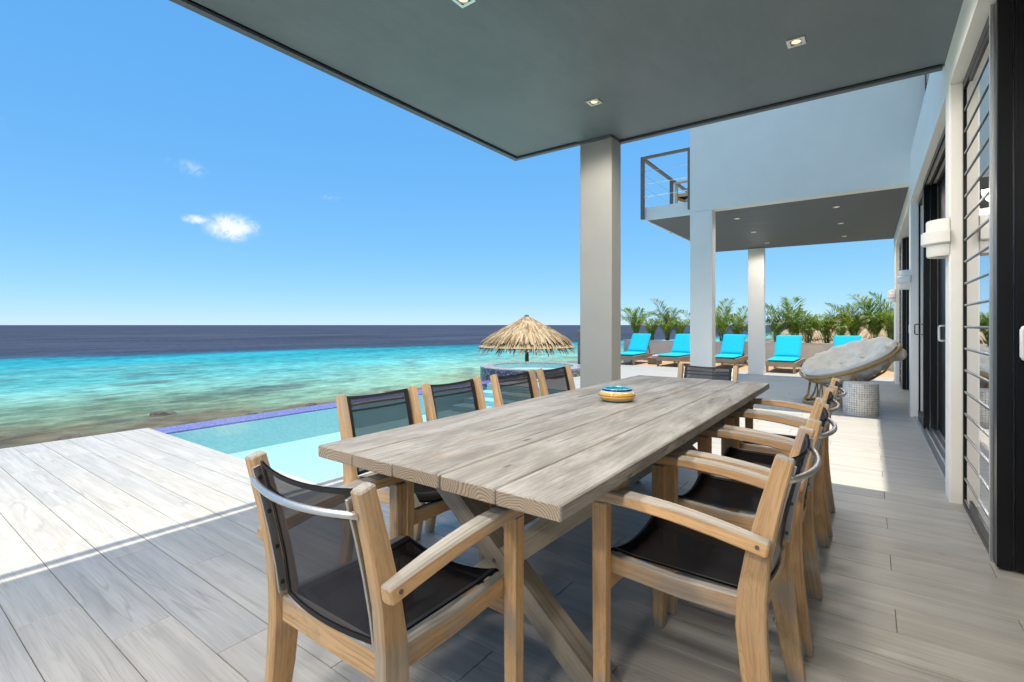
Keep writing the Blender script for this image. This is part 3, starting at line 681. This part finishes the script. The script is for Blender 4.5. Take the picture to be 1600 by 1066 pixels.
for z in (3.45, 3.67, 3.90):
    obj('cable', MB().tube([(-3.22, 8.405, z), (-2.44, 8.405, z)], .0035, 5).tube([(-3.21, 8.405, z), (-3.11, 8.405, z)], .007, 6).tube([(-2.55, 8.405, z), (-2.45, 8.405, z)], .007, 6), 'steel', rl, True)
    obj('cable', MB().tube([(-3.24, 8.43, z - .03), (-3.24, 13.1, z - .03)], .0035, 5), 'steel', rl, True)

# recessed downlights, plus unseen rows added behind the camera for fill
LAMP_W = 31
def lamp_light(parent, power, z):
    d = bpy.data.lights.new('lamp_light', 'SPOT'); d.energy = power; d.color = (1, .92, .82); d.spot_size = R(172); d.spot_blend = .35; d.shadow_soft_size = .18
    o = bpy.data.objects.new('lamp_light', d); C.objects.link(o); o.parent = parent; o.location = (0, 0, z)
for k, (x, y, near) in enumerate([(-1.85, 3.71, 1), (-.385, 3.70, 1), (-1.87, 2.10, 1), (-.385, 2.10, 1)] + [(x, y, 1) for y in (.5, -1.1, -2.7) for x in (-1.87, -.385)] + [(x, y, 0) for x in (-1.86, -.41) for y in (9.26, 10.8, 12.4)]):  # rows behind the camera are unseen, added to light camera-facing sides
    lb = {0: 'square recessed downlight in the dark soffit beside the column', 1: 'square recessed downlight in the dark soffit beside the house wall', 2: 'square recessed downlight over the pool side of the dining table', 3: 'square recessed downlight over the house side of the dining table'}.get(k, 'added unseen fill downlight in the soffit behind the dining table' if near else 'small recessed downlight over the far terrace, %s row, %s from the white end wall' % ('column' if x < -1 else 'house', {9.26: 'first', 10.8: 'second', 12.4: 'third'}.get(y)))
    z = CH if near else CH + .003
    o = thing('ceiling_light', lb, 'ceiling light', (x, y, z), 0, 'recessed downlights in the near soffit' if near else 'recessed downlights over the far terrace')
    a = .052 if near else .045
    m = MB()
    for (x0, x1, y0, y1) in ((-a, a, -a, -.033), (-a, a, .033, a), (-a, -.033, -.033, .033), (.033, a, -.033, .033)): m.box(x0, x1, y0, y1, -.008, -.0005, b=0)
    obj('frame', m, 'steel', o); obj('reflector', MB().lathe([(.033, -.0075), (.030, -.003), (.024, -.0012)], 20), 'steel', o, smooth='all'); obj('lens', MB().lathe([(.026, -.0022), (.015, -.004), (.0005, -.0045)], 20), 'lit', o)
    lamp_light(o, (LAMP_W if y > 1 else LAMP_W * 1.7) if near else LAMP_W * .7, -.02)  # added rows behind the camera burn stronger, as frontal fill
# wall lamps
for k, y in enumerate((4.50, 8.31, 12.70)):
    lb = ['white two tier half round wall lamp beside the drum stool and glass louvre window', 'white two tier half round wall lamp on the pillar behind the rattan chair', 'white two tier half round wall lamp on the pillar by the lounger terrace'][k]
    o = thing('wall_lamp', lb, 'wall lamp', (WX - .0, y, 1.66), 0, 'two tier wall lamps on the pillars')
    A0, A1 = math.pi / 2, 3 * math.pi / 2
    obj('lower_shade', MB().lathe([(.112, .092), (.112, .012), (.106, .0), (.09, 0), (.09, .09)], 28, a0=A0, a1=A1), 'lamp_white', o, smooth=True)
    obj('upper_shade', MB().lathe([(.095, .16), (.095, .248), (.11, .25), (.114, .243), (.114, .163)], 28, a0=A0, a1=A1), 'lamp_white', o, smooth=True)
    obj('middle_band', MB().lathe([(.10, .083), (.134, .083), (.141, .09), (.141, .164), (.134, .172), (.10, .172)], 28, a0=A0, a1=A1), 'lamp_white', o, smooth=True)
    obj('back_plate', MB().box(-.006, -.0005, -.10, .10, .02, .235), 'lamp_white', o)

# ------------------------------------------------------------------ dining table
TX0, TX1, TY0, TY1, TZ, TT = -1.585, -.585, 1.005, 4.02, .765, .043
tb = thing('dining_table', 'long weathered grey timber dining table with crossed trestle legs', 'table', ((TX0 + TX1) / 2, (TY0 + TY1) / 2, 0))
pwid = (TX1 - TX0) / 5
for k in range(5):
    ln = (TY1 - TY0) / 2 + random.uniform(-.003, .003)
    o = obj('table_plank', MB().box(-pwid / 2 + .0018, pwid / 2 - .0018, -ln, ln, -TT, 0, 1, b=.004), 'table', tb)
    o.location = ((k - 2) * pwid, 0, TZ + random.uniform(-.0012, .0012))
for yy in (-1.06, 1.06):
    for sg in (1, -1):
        th = .043 if sg > 0 else .039
        m = MB(); hw = .062
        xa, xb = -.42 * sg, .40 * sg; z0, z1 = 0.0, TZ - TT - .05
        # parallelogram leg, cut level at both ends
        b = len(m.v)
        for y_ in (yy - th, yy + th):
            m.v += [(xb - hw, y_, z0), (xb + hw, y_, z0), (xa + hw, y_, z1), (xa - hw, y_, z1)]
        L = math.hypot(xb - xa, z1)
        for f, uv in (((0, 1, 2, 3), [(0, 0), (0, .12), (L, .12), (L, 0)]), ((7, 6, 5, 4), [(L, .4), (L, .52), (0, .52), (0, .4)]), ((1, 5, 6, 2), [(0, .2), (0, .28), (L, .28), (L, .2)]), ((4, 0, 3, 7), [(0, .3), (0, .38), (L, .38), (L, .3)]), ((0, 4, 5, 1), [(0, 0)] * 4), ((3, 2, 6, 7), [(0, 0)] * 4)): m.face(tuple(b + q for q in f), uv)
        lg = obj('trestle_leg', m, 'trestle', tb)
        if sg > 0: obj('bolt', MB().tube([(-.02, yy - th - .004, .33), (-.02, yy - th + .01, .33)], .007, 10), 'dsteel', lg)
    obj('cleat', MB().box(-.46, .46, yy - .05, yy + .05, TZ - TT - .052, TZ - TT - .001, 0, b=.004), 'trestle', tb)
obj('stretcher', MB().box(-.035, .035, -1.01, 1.01, .43, .50, 1, b=.004), 'trestle', tb)

# striped pottery bowl
bo = thing('ashtray_bowl', 'round striped pottery bowl in yellow, blue and teal on the dining table', 'bowl', (-1.14, 2.57, TZ + .0005))
obj('body', MB().lathe([(.001, 0), (.074, 0), (.080, .006), (.097, .020), (.102, .032), (.098, .046), (.086, .056), (.082, .058), (.084, .062), (.084, .071), (.078, .0745), (.070, .0735), (.064, .068)], 48), 'bowl', bo, smooth='all')
obj('inner_well', MB().lathe([(.064, .0685), (.060, .05), (.056, .026), (.001, .022)], 40), 'teal', bo, smooth='all')

# ------------------------------------------------------------------ teak sling chair (faces +y)
def make_chair():
    root = thing('sling_armchair', '', 'chair', (0, 0, 0), 0, 'teak armchairs round the dining table')
    prof = [(-.232, 0, .050), (-.212, .12, .060), (-.192, .26, .070), (-.182, .38, .076), (-.184, .47, .072), (-.198, .58, .060), (-.226, .71, .052), (-.262, .85, .044)]
    def at(z):
        for a, b in zip(prof, prof[1:]):
            if a[1] <= z <= b[1]:
                f = (z - a[1]) / (b[1] - a[1]); return a[0] + (b[0] - a[0]) * f
        return prof[-1][0]
    for s in (-1, 1):
        obj('back_post', MB().beam([(s * .225, y, z) for y, z, h in prof], [.036] * 8, [h for *_, h in prof], (1, 0, 0), .0045), 'teak', root)
        obj('front_leg', MB().beam([(s * .25, .247, 0), (s * .25, .247, .638)], [.040, .044], [.044, .048], (1, 0, 0), .004), 'teak', root)
        pts = []; ws = []; hs = []
        for k in range(9):
            f = k / 8; y = .285 - f * .515; z = .658 + .012 * math.sin(math.pi * f) - .042 * f ** 1.6; x = s * (.252 + .005 * math.sin(math.pi * f) + .008 * f)
            pts.append((x, y, z)); ws.append(.054 - .018 * f + .006 * math.sin(math.pi * f)); hs.append(.034 + .008 * f)
        arm = obj('armrest', MB().beam(pts, ws, hs, (1, 0, 0), .005), 'teak', root)
        obj('bolt', MB().tube([(s * .2755, -.205, pts[-1][2] + .006), (s * .2815, -.205, pts[-1][2] + .006)], .0055, 10), 'dsteel', arm)
        obj('seat_rail', MB().beam([(s * .213, -.160, .428), (s * .213, .02, .424), (s * .213, .238, .436)], [.032] * 3, [.060, .056, .058], (1, 0, 0), .004), 'teak', root)
        bar = obj('sling_bar', MB().beam([(s * .197, at(z) - .018, z) for z in (.47, .55, .64, .73, .825)], [.007] * 5, [.022] * 5, (1, 0, 0), .001), 'alu', root)
        for z in (.50, .60, .70, .795): obj('screw', MB().tube([(s * .1935, at(z) - .018, z), (s * .1895, at(z) - .018, z)], .006, 8), 'dsteel', bar)
    obj('front_rail', MB().box(-.228, .228, .232, .262, .345, .405, 0, b=.004), 'teak', root)
    obj('rear_rail', MB().box(-.206, .206, -.200, -.166, .385, .455, 0, b=.004), 'teak', root)
    # slings
    def seat(u, v):
        x = -.192 + .384 * u; y = -.162 + .424 * v; sag = 1 - (2 * u - 1) ** 2
        return (x, y, .461 + .010 * max(0, v - .8) / .2 - .030 * sag * (1 - .35 * v) - .010 * sag * v - (.035 * ((v - .93) / .07) ** 2 if v > .93 else 0))
    ss = obj('seat_sling', MB().grid(seat, 12, 16), 'sling_seat', root, smooth='all')
    def back(u, v, e=0):
        z = .462 + .378 * v; s_ = 1 - (2 * u - 1) ** 2
        return ((-.193 + .386 * u), at(z) - .004 - .022 * s_ + e, z - .012 * s_ * v * v)
    bs = obj('back_sling', MB().grid(back, 12, 14), 'sling_back', root, smooth='all')
    def strip(fn, a0, a1, b0, b1, n, e):
        m = MB(); m.grid(lambda u, v: fn(a0 + (a1 - a0) * u, b0 + (b1 - b0) * v, e), *n); m.grid(lambda u, v: fn(a0 + (a1 - a0) * u, b0 + (b1 - b0) * v, -e), *n); return m
    for (a0, a1, b0, b1, n) in ((0, 1, .965, 1.0, (12, 1)), (0, 1, .80, .822, (12, 1)), (0, 1, .0, .035, (12, 1)), (0, .055, 0, 1, (1, 14)), (.945, 1, 0, 1, (1, 14))): obj('hem', strip(back, a0, a1, b0, b1, n, .003), 'hem', bs, smooth='all')
    sf = lambda u, v, e: tuple(Vector(seat(u, v)) + Vector((0, 0, e)))
    for (a0, a1, b0, b1, n) in ((0, .05, 0, 1, (1, 16)), (.95, 1, 0, 1, (1, 16)), (0, 1, .93, 1, (12, 2)), (0, 1, 0, .05, (12, 1))): obj('hem', strip(sf, a0, a1, b0, b1, n, .003), 'hem', ss, smooth='all')
    zt = .790; yt = at(zt)
    obj('back_tube', MB().tube([(x, yt - .022 - .042 * (1 - (x / .222) ** 2), zt - .004 * (1 - (x / .222) ** 2)) for x in [-.222 + .444 * k / 16 for k in range(17)]], .0085, 10), 'steel', root, smooth='all')
    return root
proto = make_chair()
ordn = ['first', 'second', 'third', 'fourth']
spots = [(-1.085, .912, 0, 'teak armchair with black mesh sling at the table end facing away from the loungers'), (-1.115, 4.13, math.pi, 'teak armchair with black mesh sling at the table end facing the loungers')]
for k, y in enumerate((1.665, 2.285, 2.905, 3.50)): spots.append((-.428, y, math.pi / 2, 'teak sling armchair on the house side, %s from the table end away from loungers' % ordn[k]))
for k, y in enumerate((1.66, 2.235, 2.86, 3.44)): spots.append((-1.815, y, -math.pi / 2, 'teak sling armchair on the pool side, %s from the table end away from loungers' % ordn[k]))
for k, (x, y, a, lb) in enumerate(spots):
    o = proto if k == 0 else copy_tree(proto)
    o.location = (x + (random.uniform(-.012, .012) if k > 1 else 0), y, 0); o.rotation_euler.z = a + (R(random.uniform(-1.5, 1.5)) if k > 1 else 0); o['label'] = lb
o = copy_tree(proto); o.location = (-2.72, 9.75, 3.263); o.rotation_euler.z = R(80); o['label'] = 'teak armchair on the upper balcony behind the cable railing'; o['group'] = 'balcony seating'

# ------------------------------------------------------------------ papasan chair and drum stool
st = thing('drum_stool', 'white drum stool inlaid with small shell squares beside the rattan chair', 'stool', (-.085, 8.03, 0))
obj('drum', MB().lathe([(.19, .0), (.196, .01), (.205, .20), (.197, .40), (.19, .418)], 48), 'stool', st, smooth=True)
obj('top', MB().lathe([(.191, .417), (.186, .424), (.001, .425)], 48), 'stool', st, smooth=True)
def papasan():
    root = thing('papasan_chair', 'round rattan papasan chair with a thick cream cushion', 'chair', (-.49, 8.86, 0))
    f = Vector((-.83, -.56, 0)).normalized(); sd = Vector((-f.y, f.x, 0)); tl = R(25)
    n = Vector((0, 0, math.cos(tl))) + f * math.sin(tl); fu = (f - n * f.dot(n)).normalized(); c = Vector((.235, .07, .675)); RR = .655
    def P(r, a, h): return c + fu * (r * math.cos(a)) + sd * (r * math.sin(a)) + n * h
    A = [2 * math.pi * k / 48 for k in range(48)]
    obj('rim', MB().tube([P(RR, a, 0) for a in A], .021, 8, True), 'rattan', root, smooth='all')
    obj('lower_ring', MB().tube([P(.30, a, -.30) for a in A], .017, 8, True), 'rattan', root, smooth='all')
    for k in range(8):
        a = 2 * math.pi * k / 8 + .25
        obj('rib', MB().tube([P(RR - .01, a, -.01), P(RR - .03, a, -.10), P(.50, a, -.21), P(.30, a, -.30), P(.10, a, -.335)], .015, 7), 'rattan', root, smooth='all')
    for (z, r) in ((.02, .33), (.33, .25)): obj('base_ring', MB().tube([(r * math.cos(a), r * math.sin(a), z) for a in A], .018, 8, True), 'rattan', root, smooth='all')
    for k in range(6):
        a = 2 * math.pi * k / 6 + .2
        obj('base_strut', MB().tube([(.33 * math.cos(a - .18), .33 * math.sin(a - .18), .02), (.27 * math.cos(a - .1), .27 * math.sin(a - .1), .13), (.24 * math.cos(a), .24 * math.sin(a), .33), (.27 * math.cos(a + .1), .27 * math.sin(a + .1), .13), (.33 * math.cos(a + .18), .33 * math.sin(a + .18), .02)], .014, 7), 'rattan', root, smooth='all')
    def bowlh(r): return -.32 * math.cos(min(1, r / .70) * math.pi / 2) ** 1.0
    def fold(r, a, k=1): return (.007 * math.sin(8 * a + 5 * math.sin(3 * a + 1)) * (r / .6) + .022 * mn.noise(Vector((math.cos(a) * r * 6, math.sin(a) * r * 6, k))) + .016 * mn.noise(Vector((math.cos(a) * r * 15, math.sin(a) * r * 17, k + 5))))
    def top(u, v):
        r = .635 * u; a = 2 * math.pi * v
        return P(r, a, bowlh(r) + .155 + .03 * math.cos(7.0 * u) * u + fold(r, a) * 2.2 * (1 - max(0, u - .9) * 10) - (.085 * ((u - .86) / .14) ** 2 if u > .86 else 0))
    def bot(u, v):
        r = .635 * u; a = 2 * math.pi * v; hb = bowlh(.635); ht = hb + .155 + .03 * math.cos(7.0) - .085; base = bowlh(r) * .96 - .012 - .02 * math.sin(u * math.pi); e = ((u - .86) / .14) ** 2 if u > .86 else 0
        return P(r, a, base * (1 - e) + ht * e + fold(r, a, 3) * 1.6 * (1 - max(0, u - .9) * 10))
    m = MB().grid(top, 30, 96).grid(bot, 26, 96)
    cu = obj('cushion', m, 'cream', root, smooth='all')
    for k in range(7):
        a = k * .9; p = P(.30 if k else 0, a, 0); 
        q = P((.32 if k else 0), a, bowlh(.32 if k else 0) + .14)
        obj('tuft', MB().lathe([(.028, 0), (.02, .01), (.001, .013)], 10, tuple(q)), 'cream', cu, smooth='all')
    # loose pillow stuffed behind, bulging through the frame
    bc = P(.57, math.pi - .45, -.13)
    pm = MB().grid(lambda u, v: bc + (sd * (math.cos(2 * math.pi * v)) * .17 + fu * math.sin(2 * math.pi * v) * .10) * math.sin(math.pi * u) + n * (.11 * math.cos(math.pi * u)) + Vector((1, 1, 1)) * .015 * mn.noise(Vector((u * 5, math.cos(6.28 * v) * 2, math.sin(6.28 * v) * 2))), 12, 24)
    obj('bolster', pm, 'cream', root, smooth='all')
    return root
papasan()

# ------------------------------------------------------------------ sun loungers
def make_lounger():
    root = thing('sun_lounger', '', 'sun lounger', (0, 0, 0), 0, 'cyan cushioned loungers along the planter wall')
    w2, L = .31, 1.95
    for s in (-1, 1):
        obj('side_rail', MB().box(s * w2 - .02, s * w2 + .02, .042, L, .16, .28, 1, b=.004), 'lounger_wood', root)
        obj('leg', MB().box(s * (w2 - .012) - .026, s * (w2 - .012) + .026, .044, .10, 0, .158, 2, b=.003), 'lounger_wood', root)
        obj('leg', MB().box(s * (w2 - .012) - .026, s * (w2 - .012) + .026, L - .35, L - .29, .03, .158, 2, b=.003), 'lounger_wood', root)
        m = MB().lathe([(.001, -.02), (.07, -.02), (.075, -.012), (.075, .012), (.07, .02), (.001, .02)], 20); o = obj('wheel', m, 'lounger_wood', root, smooth=True); o.rotation_euler = (0, R(90), 0); o.location = (s * (w2 + .045), L - .32, .076)
    obj('end_rail', MB().box(-w2 - .02, w2 + .02, 0, .04, .16, .28, 0, b=.004), 'lounger_wood', root)
    obj('end_rail', MB().box(-w2 + .02, w2 - .02, L - .045, L - .005, .165, .275, 0, b=.004), 'lounger_wood', root)
    for k in range(7): obj('slat', MB().box(-w2 + .022, w2 - .022, .08 + k * .155, .18 + k * .155, .258, .276, 0, b=.002), 'lounger_wood', root)
    def pillow(m, c, ux, uy, un, a, b, h):
        def pt(u, v, sgn):
            p, q = 2 * u - 1, 2 * v - 1; e = (max(0, 1 - abs(p) ** 9)) ** .5 * (max(0, 1 - abs(q) ** 14)) ** .5
            return c + ux * (p * a) + uy * (q * b) + un * (sgn * h * (e * .85 + .15 * e * (1 - p * p) * (1 - q ** 4)))
        m.grid(lambda u, v: pt(u, v, 1), 16, 20).grid(lambda u, v: pt(u, v, -1), 16, 20); return m
    X = Vector((1, 0, 0))
    obj('seat_cushion', pillow(MB(), Vector((0, .585, .318)), X, Vector((0, 1, 0)), Vector((0, 0, 1)), .305, .585, .040), 'cyan', root, smooth='all')
    ang = R(50); by = Vector((0, math.cos(ang), math.sin(ang))); bn = Vector((0, -math.sin(ang), math.cos(ang))); h0 = Vector((0, 1.17, .30))
    obj('back_cushion', pillow(MB(), h0 + by * .385 + bn * .05, X, by, bn, .305, .375, .042), 'cyan', root, smooth='all')
    for s in (-1, 1): obj('back_stile', MB().beam([h0 + X * s * .28 - by * .02, h0 + X * s * .28 + by * .74], [.04] * 2, [.028] * 2, (1, 0, 0), .003), 'lounger_wood', root)
    for k in range(6): obj('back_slat', MB().beam([h0 - X * .26 + by * (.06 + k * .125) , h0 + X * .26 + by * (.06 + k * .125)], [.07] * 2, [.016] * 2, by, .002), 'lounger_wood', root)
    top = h0 + by * .52
    for s in (-1, 1): obj('back_prop', MB().beam([top + X * s * .22 - bn * .02, Vector((s * .22, 1.80, .20))], [.03] * 2, [.022] * 2, (1, 0, 0), .003), 'lounger_wood', root)
    return root
lp = make_lounger()
for k, (x, y, lb) in enumerate([(-5.94, 13.83, 'cyan cushioned teak lounger at the sea end of the lounger row'), (-4.66, 13.98, 'cyan cushioned teak lounger beside the low timber side table'), (-3.22, 14.2, 'cyan cushioned teak lounger in the middle of the lounger row'), (-1.77, 13.72, 'cyan cushioned teak lounger second from the house in the lounger row'), (-.42, 14.1, 'cyan cushioned teak lounger behind the papasan chair')]):
    o = lp if k == 0 else copy_tree(lp); o.location = (x, y, -.003); o.rotation_euler.z = R((1.5, -1.5, 1, -.5, .8)[k]); o['label'] = lb
sd = thing('side_table', 'low square timber side table between two cyan loungers', 'side table', (-5.30, 14.75, -.003))
obj('top', MB().box(-.17, .17, -.2, .2, .17, .21, b=.003), 'lounger_wood', sd)
for x in (-.14, .14): obj('side_panel', MB().box(x - .02, x + .02, -.18, .18, 0, .169, 1, b=.003), 'lounger_wood', sd)
obj('front_panel', MB().box(-.118, .118, -.18, -.15, .02, .168, 0, b=.002), 'lounger_wood', sd)
tw = tag(obj('rolled_towel', MB().tube([(-5.33, 14.62, .245), (-5.22, 14.72, .245), (-5.16, 14.86, .25)], [.035, .042, .035], 12), 'towel', smooth='all'), 'rolled white towel on the low timber side table', 'towel')

# ------------------------------------------------------------------ planter and palms
pl = thing('planter', 'long low grey concrete planter wall behind the loungers', 'planter', (-2.9, 16.7, 0))
hpw = lambda n, m, mt: obj(n, m, mt, pl, True)
hpw('wall', MB().box(-7.0, 1.6, 16.35, 16.50, -.3, .645, 0, b=.006), 'concrete'); hpw('coping', MB().box(-7.02, 1.62, 16.34, 16.515, .646, .672, 0, b=.004), 'concrete')
hpw('back_wall', MB().box(-7.0, 1.6, 17.2, 17.33, -1.8, .645, 0, b=.006), 'concrete'); hpw('end_wall', MB().box(-7.0, -6.87, 16.502, 17.198, -.3, .645), 'concrete'); hpw('soil', MB().box(-6.868, 1.6, 16.502, 17.198, .4, .60), 'soil')
def frond_mesh(seed, L, droop, lean):
    rnd = random.Random(seed); m = MB(); st_ = []
    n = 14
    p = Vector((0, 0, 0)); ang = R(90 - lean)
    pts = [p.copy()]
    for k in range(n):
        ang -= R(droop) / n * (.2 + 1.9 * (k / n)); p = p + Vector((math.cos(ang), 0, math.sin(ang))) * (L / n); pts.append(p.copy())
    m.tube(pts, [.009 * (1 - .75 * k / n) for k in range(n + 1)], 5)
    cnt = 30
    for s in (-1, 1):
        for k in range(cnt):
            f = .26 + .74 * (k + rnd.random() * .5) / cnt; i = min(n - 1, int(f * n)); g = f * n - i; b = pts[i].lerp(pts[min(n, i + 1)], min(1, g)); td = (pts[i + 1] - pts[i]).normalized()
            ll = L * .34 * math.sin(math.pi * min(1, (f - .16) * 1.12)) ** .7 * rnd.uniform(.8, 1.1) + .04
            nn = Vector((-td.z, 0, td.x)); d = (td * rnd.uniform(.65, .95) + Vector((0, s, 0)) * rnd.uniform(.55, .8) + nn * rnd.uniform(.15, .5)).normalized(); wv = td.cross(d).cross(d).normalized() * .0125
            mid = b + d * ll * .55 + Vector((0, 0, -.02 * ll)); tip = b + d * ll + Vector((0, 0, -ll * rnd.uniform(.15, .4)))
            q = len(m.v); m.v += [tuple(b), tuple(mid - wv), tuple(tip), tuple(mid + wv)]; m.face((q, q + 1, q + 2, q + 3), [(0, 0)] * 4)
    return m.mesh('frond')
fm = [frond_mesh(k, L, dr, 0) for k, (L, dr) in enumerate([(1.0, 62), (1.15, 75), (.9, 95), (1.25, 50), (.8, 45), (1.05, 105)])]
pr = random.Random(11)
tops = [(994, 474, 7), (1019, 490, 8), (1043, 478, 9), (1062, 493, 7), (1091, 490, 6), (1128, 480, 9), (1153, 488, 8), (1178, 492, 6), (1213, 484, 8), (1241, 467, 11), (1263, 478, 9), (1292, 483, 8), (1313, 482, 7), (1335, 482, 10), (1368, 470, 11), (1392, 474, 9)]
def palm_label(k): return 'areca palm in the planter, number %d counted along the wall from its sea end' % (k + 1)
words = 'first second third fourth fifth sixth seventh eighth ninth tenth eleventh twelfth thirteenth fourteenth fifteenth sixteenth'.split()
for k, (px, py, nf) in enumerate(tops):
    d = ray(px, py); yv = 16.83 + pr.uniform(-.12, .12); q = d * (yv / d.y); x = q.x; ztop = CAMH + q.z; hgt = max(.72, ztop - .6 - .02)
    root = thing('areca_palm', 'green areca palm in the concrete planter, %s from its sea end' % words[k], 'palm', (x, yv, .60), pr.random() * 6.28, 'areca palms in the planter')
    nf = int(nf * 1.3)
    for j in range(nf):
        a = 6.283 * j / nf * 2.618 + pr.uniform(-.4, .4); r = pr.uniform(.01, .07); f = link('frond', fm[pr.randrange(6)], 'leaf', root)
        sc = hgt / 1.02 * (1.0 if j < 3 else pr.uniform(.55, .98))
        f.location = (r * math.cos(a), r * math.sin(a), -.02 + pr.uniform(0, .12)); f.rotation_euler = (0, R(pr.uniform(-4, 16)), a); f.scale = (sc, sc, sc * 1.08)
    for j in range(4):
        a = j * 1.6 + k; obj('stem', MB().tube([(.05 * math.cos(a), .05 * math.sin(a), -.03), (.06 * math.cos(a), .06 * math.sin(a), .2 * hgt), (.075 * math.cos(a), .075 * math.sin(a), .42 * hgt)], [.014, .012, .008], 6), 'stem', root, smooth='all')

# ------------------------------------------------------------------ thatched parasols
def thatch_mesh(r, h, seed, tiers, per, flat=.9):
    rnd = random.Random(seed); m = MB()
    # dense under-cone
    m.lathe([(r * .95, .0), (r * .5, h * .55), (.03, h)], 32)
    for t in range(tiers):
        f0 = (t + .0) / tiers
        for k in range(int(per * (1 - f0 * .72))):
            a = rnd.uniform(0, 6.2832); f = f0 + rnd.uniform(0, 1.1 / tiers)
            rs = r * max(.02, 1 - f) ; rr0 = max(.03, rs - r * .30 * rnd.uniform(.7, 1.2)); rr1 = min(rs + rnd.uniform(-.06, .05), r * 1.03)
            z0 = h * (1 - rr0 / r) ** .86 + .035 + rnd.uniform(0, .02); z1 = h * max(0, (1 - rr1 / r)) ** .86 + rnd.uniform(-.03, .045)
            if rr1 > r * .93: z1 -= rnd.uniform(.06, .30)
            b = a + rnd.uniform(-.10, .10) * (.5 if rr1 > .5 else 1.2); wd = rnd.uniform(.010, .030)
            tx, ty = -math.sin(a), math.cos(a)
            p0 = (rr0 * math.cos(a), rr0 * math.sin(a), z0); p1 = (rr1 * math.cos(b), rr1 * math.sin(b), z1)
            mid = tuple((p0[i] + p1[i]) / 2 + (0, 0, .02)[i] for i in range(3))
            q = len(m.v)
            for p, ww in ((p0, wd), (mid, wd * 1.1), (p1, wd * .5)): m.v += [(p[0] - tx * ww, p[1] - ty * ww, p[2]), (p[0] + tx * ww, p[1] + ty * ww, p[2])]
            m.face((q, q + 1, q + 3, q + 2), [(0, 0)] * 4); m.face((q + 2, q + 3, q + 5, q + 4), [(0, 0)] * 4)
    return m.mesh('thatch')
tm = thatch_mesh(1.70, 1.0, 3, 9, 620)
def parasol(loc, lb, gr=None, sc=1.0, first=[None]):
    gz = land_z(loc[0], loc[1]) - .05
    root = thing('thatched_parasol', lb, 'parasol', (loc[0], loc[1], gz), 0, gr); ez = loc[2] - gz
    t = link('thatch', tm, 'thatch', root); t.location = (0, 0, ez); t.scale = (sc, sc, sc * .98); t.rotation_euler.z = loc[0]
    t['kind'] = 'stuff'
    obj('pole', MB().tube([(0, 0, 0), (.01, 0, ez * .5), (0, 0, ez + .95 * sc)], [.075, .07, .055], 12), 'pole', root, smooth='all')
    obj('cap', MB().lathe([(.085, ez + .93 * sc), (.08, ez + 1.02 * sc), (.06, ez + 1.06 * sc), (.001, ez + 1.065 * sc)], 12), 'rail', root)
    for k in range(8):
        a = k * math.pi / 4; obj('rib', MB().tube([(.06 * math.cos(a), .06 * math.sin(a), ez + .80 * sc), (1.6 * sc * math.cos(a), 1.6 * sc * math.sin(a), ez + .01)], .022, 6), 'pole', root)
    return root
d = ray(823, 508); q = d * (16.4 / (d.x * -sn + d.y * cs))
parasol((q.x, q.y, .47), 'straw thatched parasol on a timber pole behind the round spa tub')
for k, (px, dist, ez, sc) in enumerate([(1268, 27, .28, 1.25), (1322, 30, .35, 1.5), (1375, 26, .25, 1.35), (1412, 36, .3, 1.5), (1345, 41, .35, 1.6)]):
    d = ray(px, 508); q = d * (dist / (d.x * -sn + d.y * cs))
    parasol((q.x, q.y, ez), 'weathered thatched beach parasol beyond the palms', 'thatched parasols on the beach beyond the palms', sc)
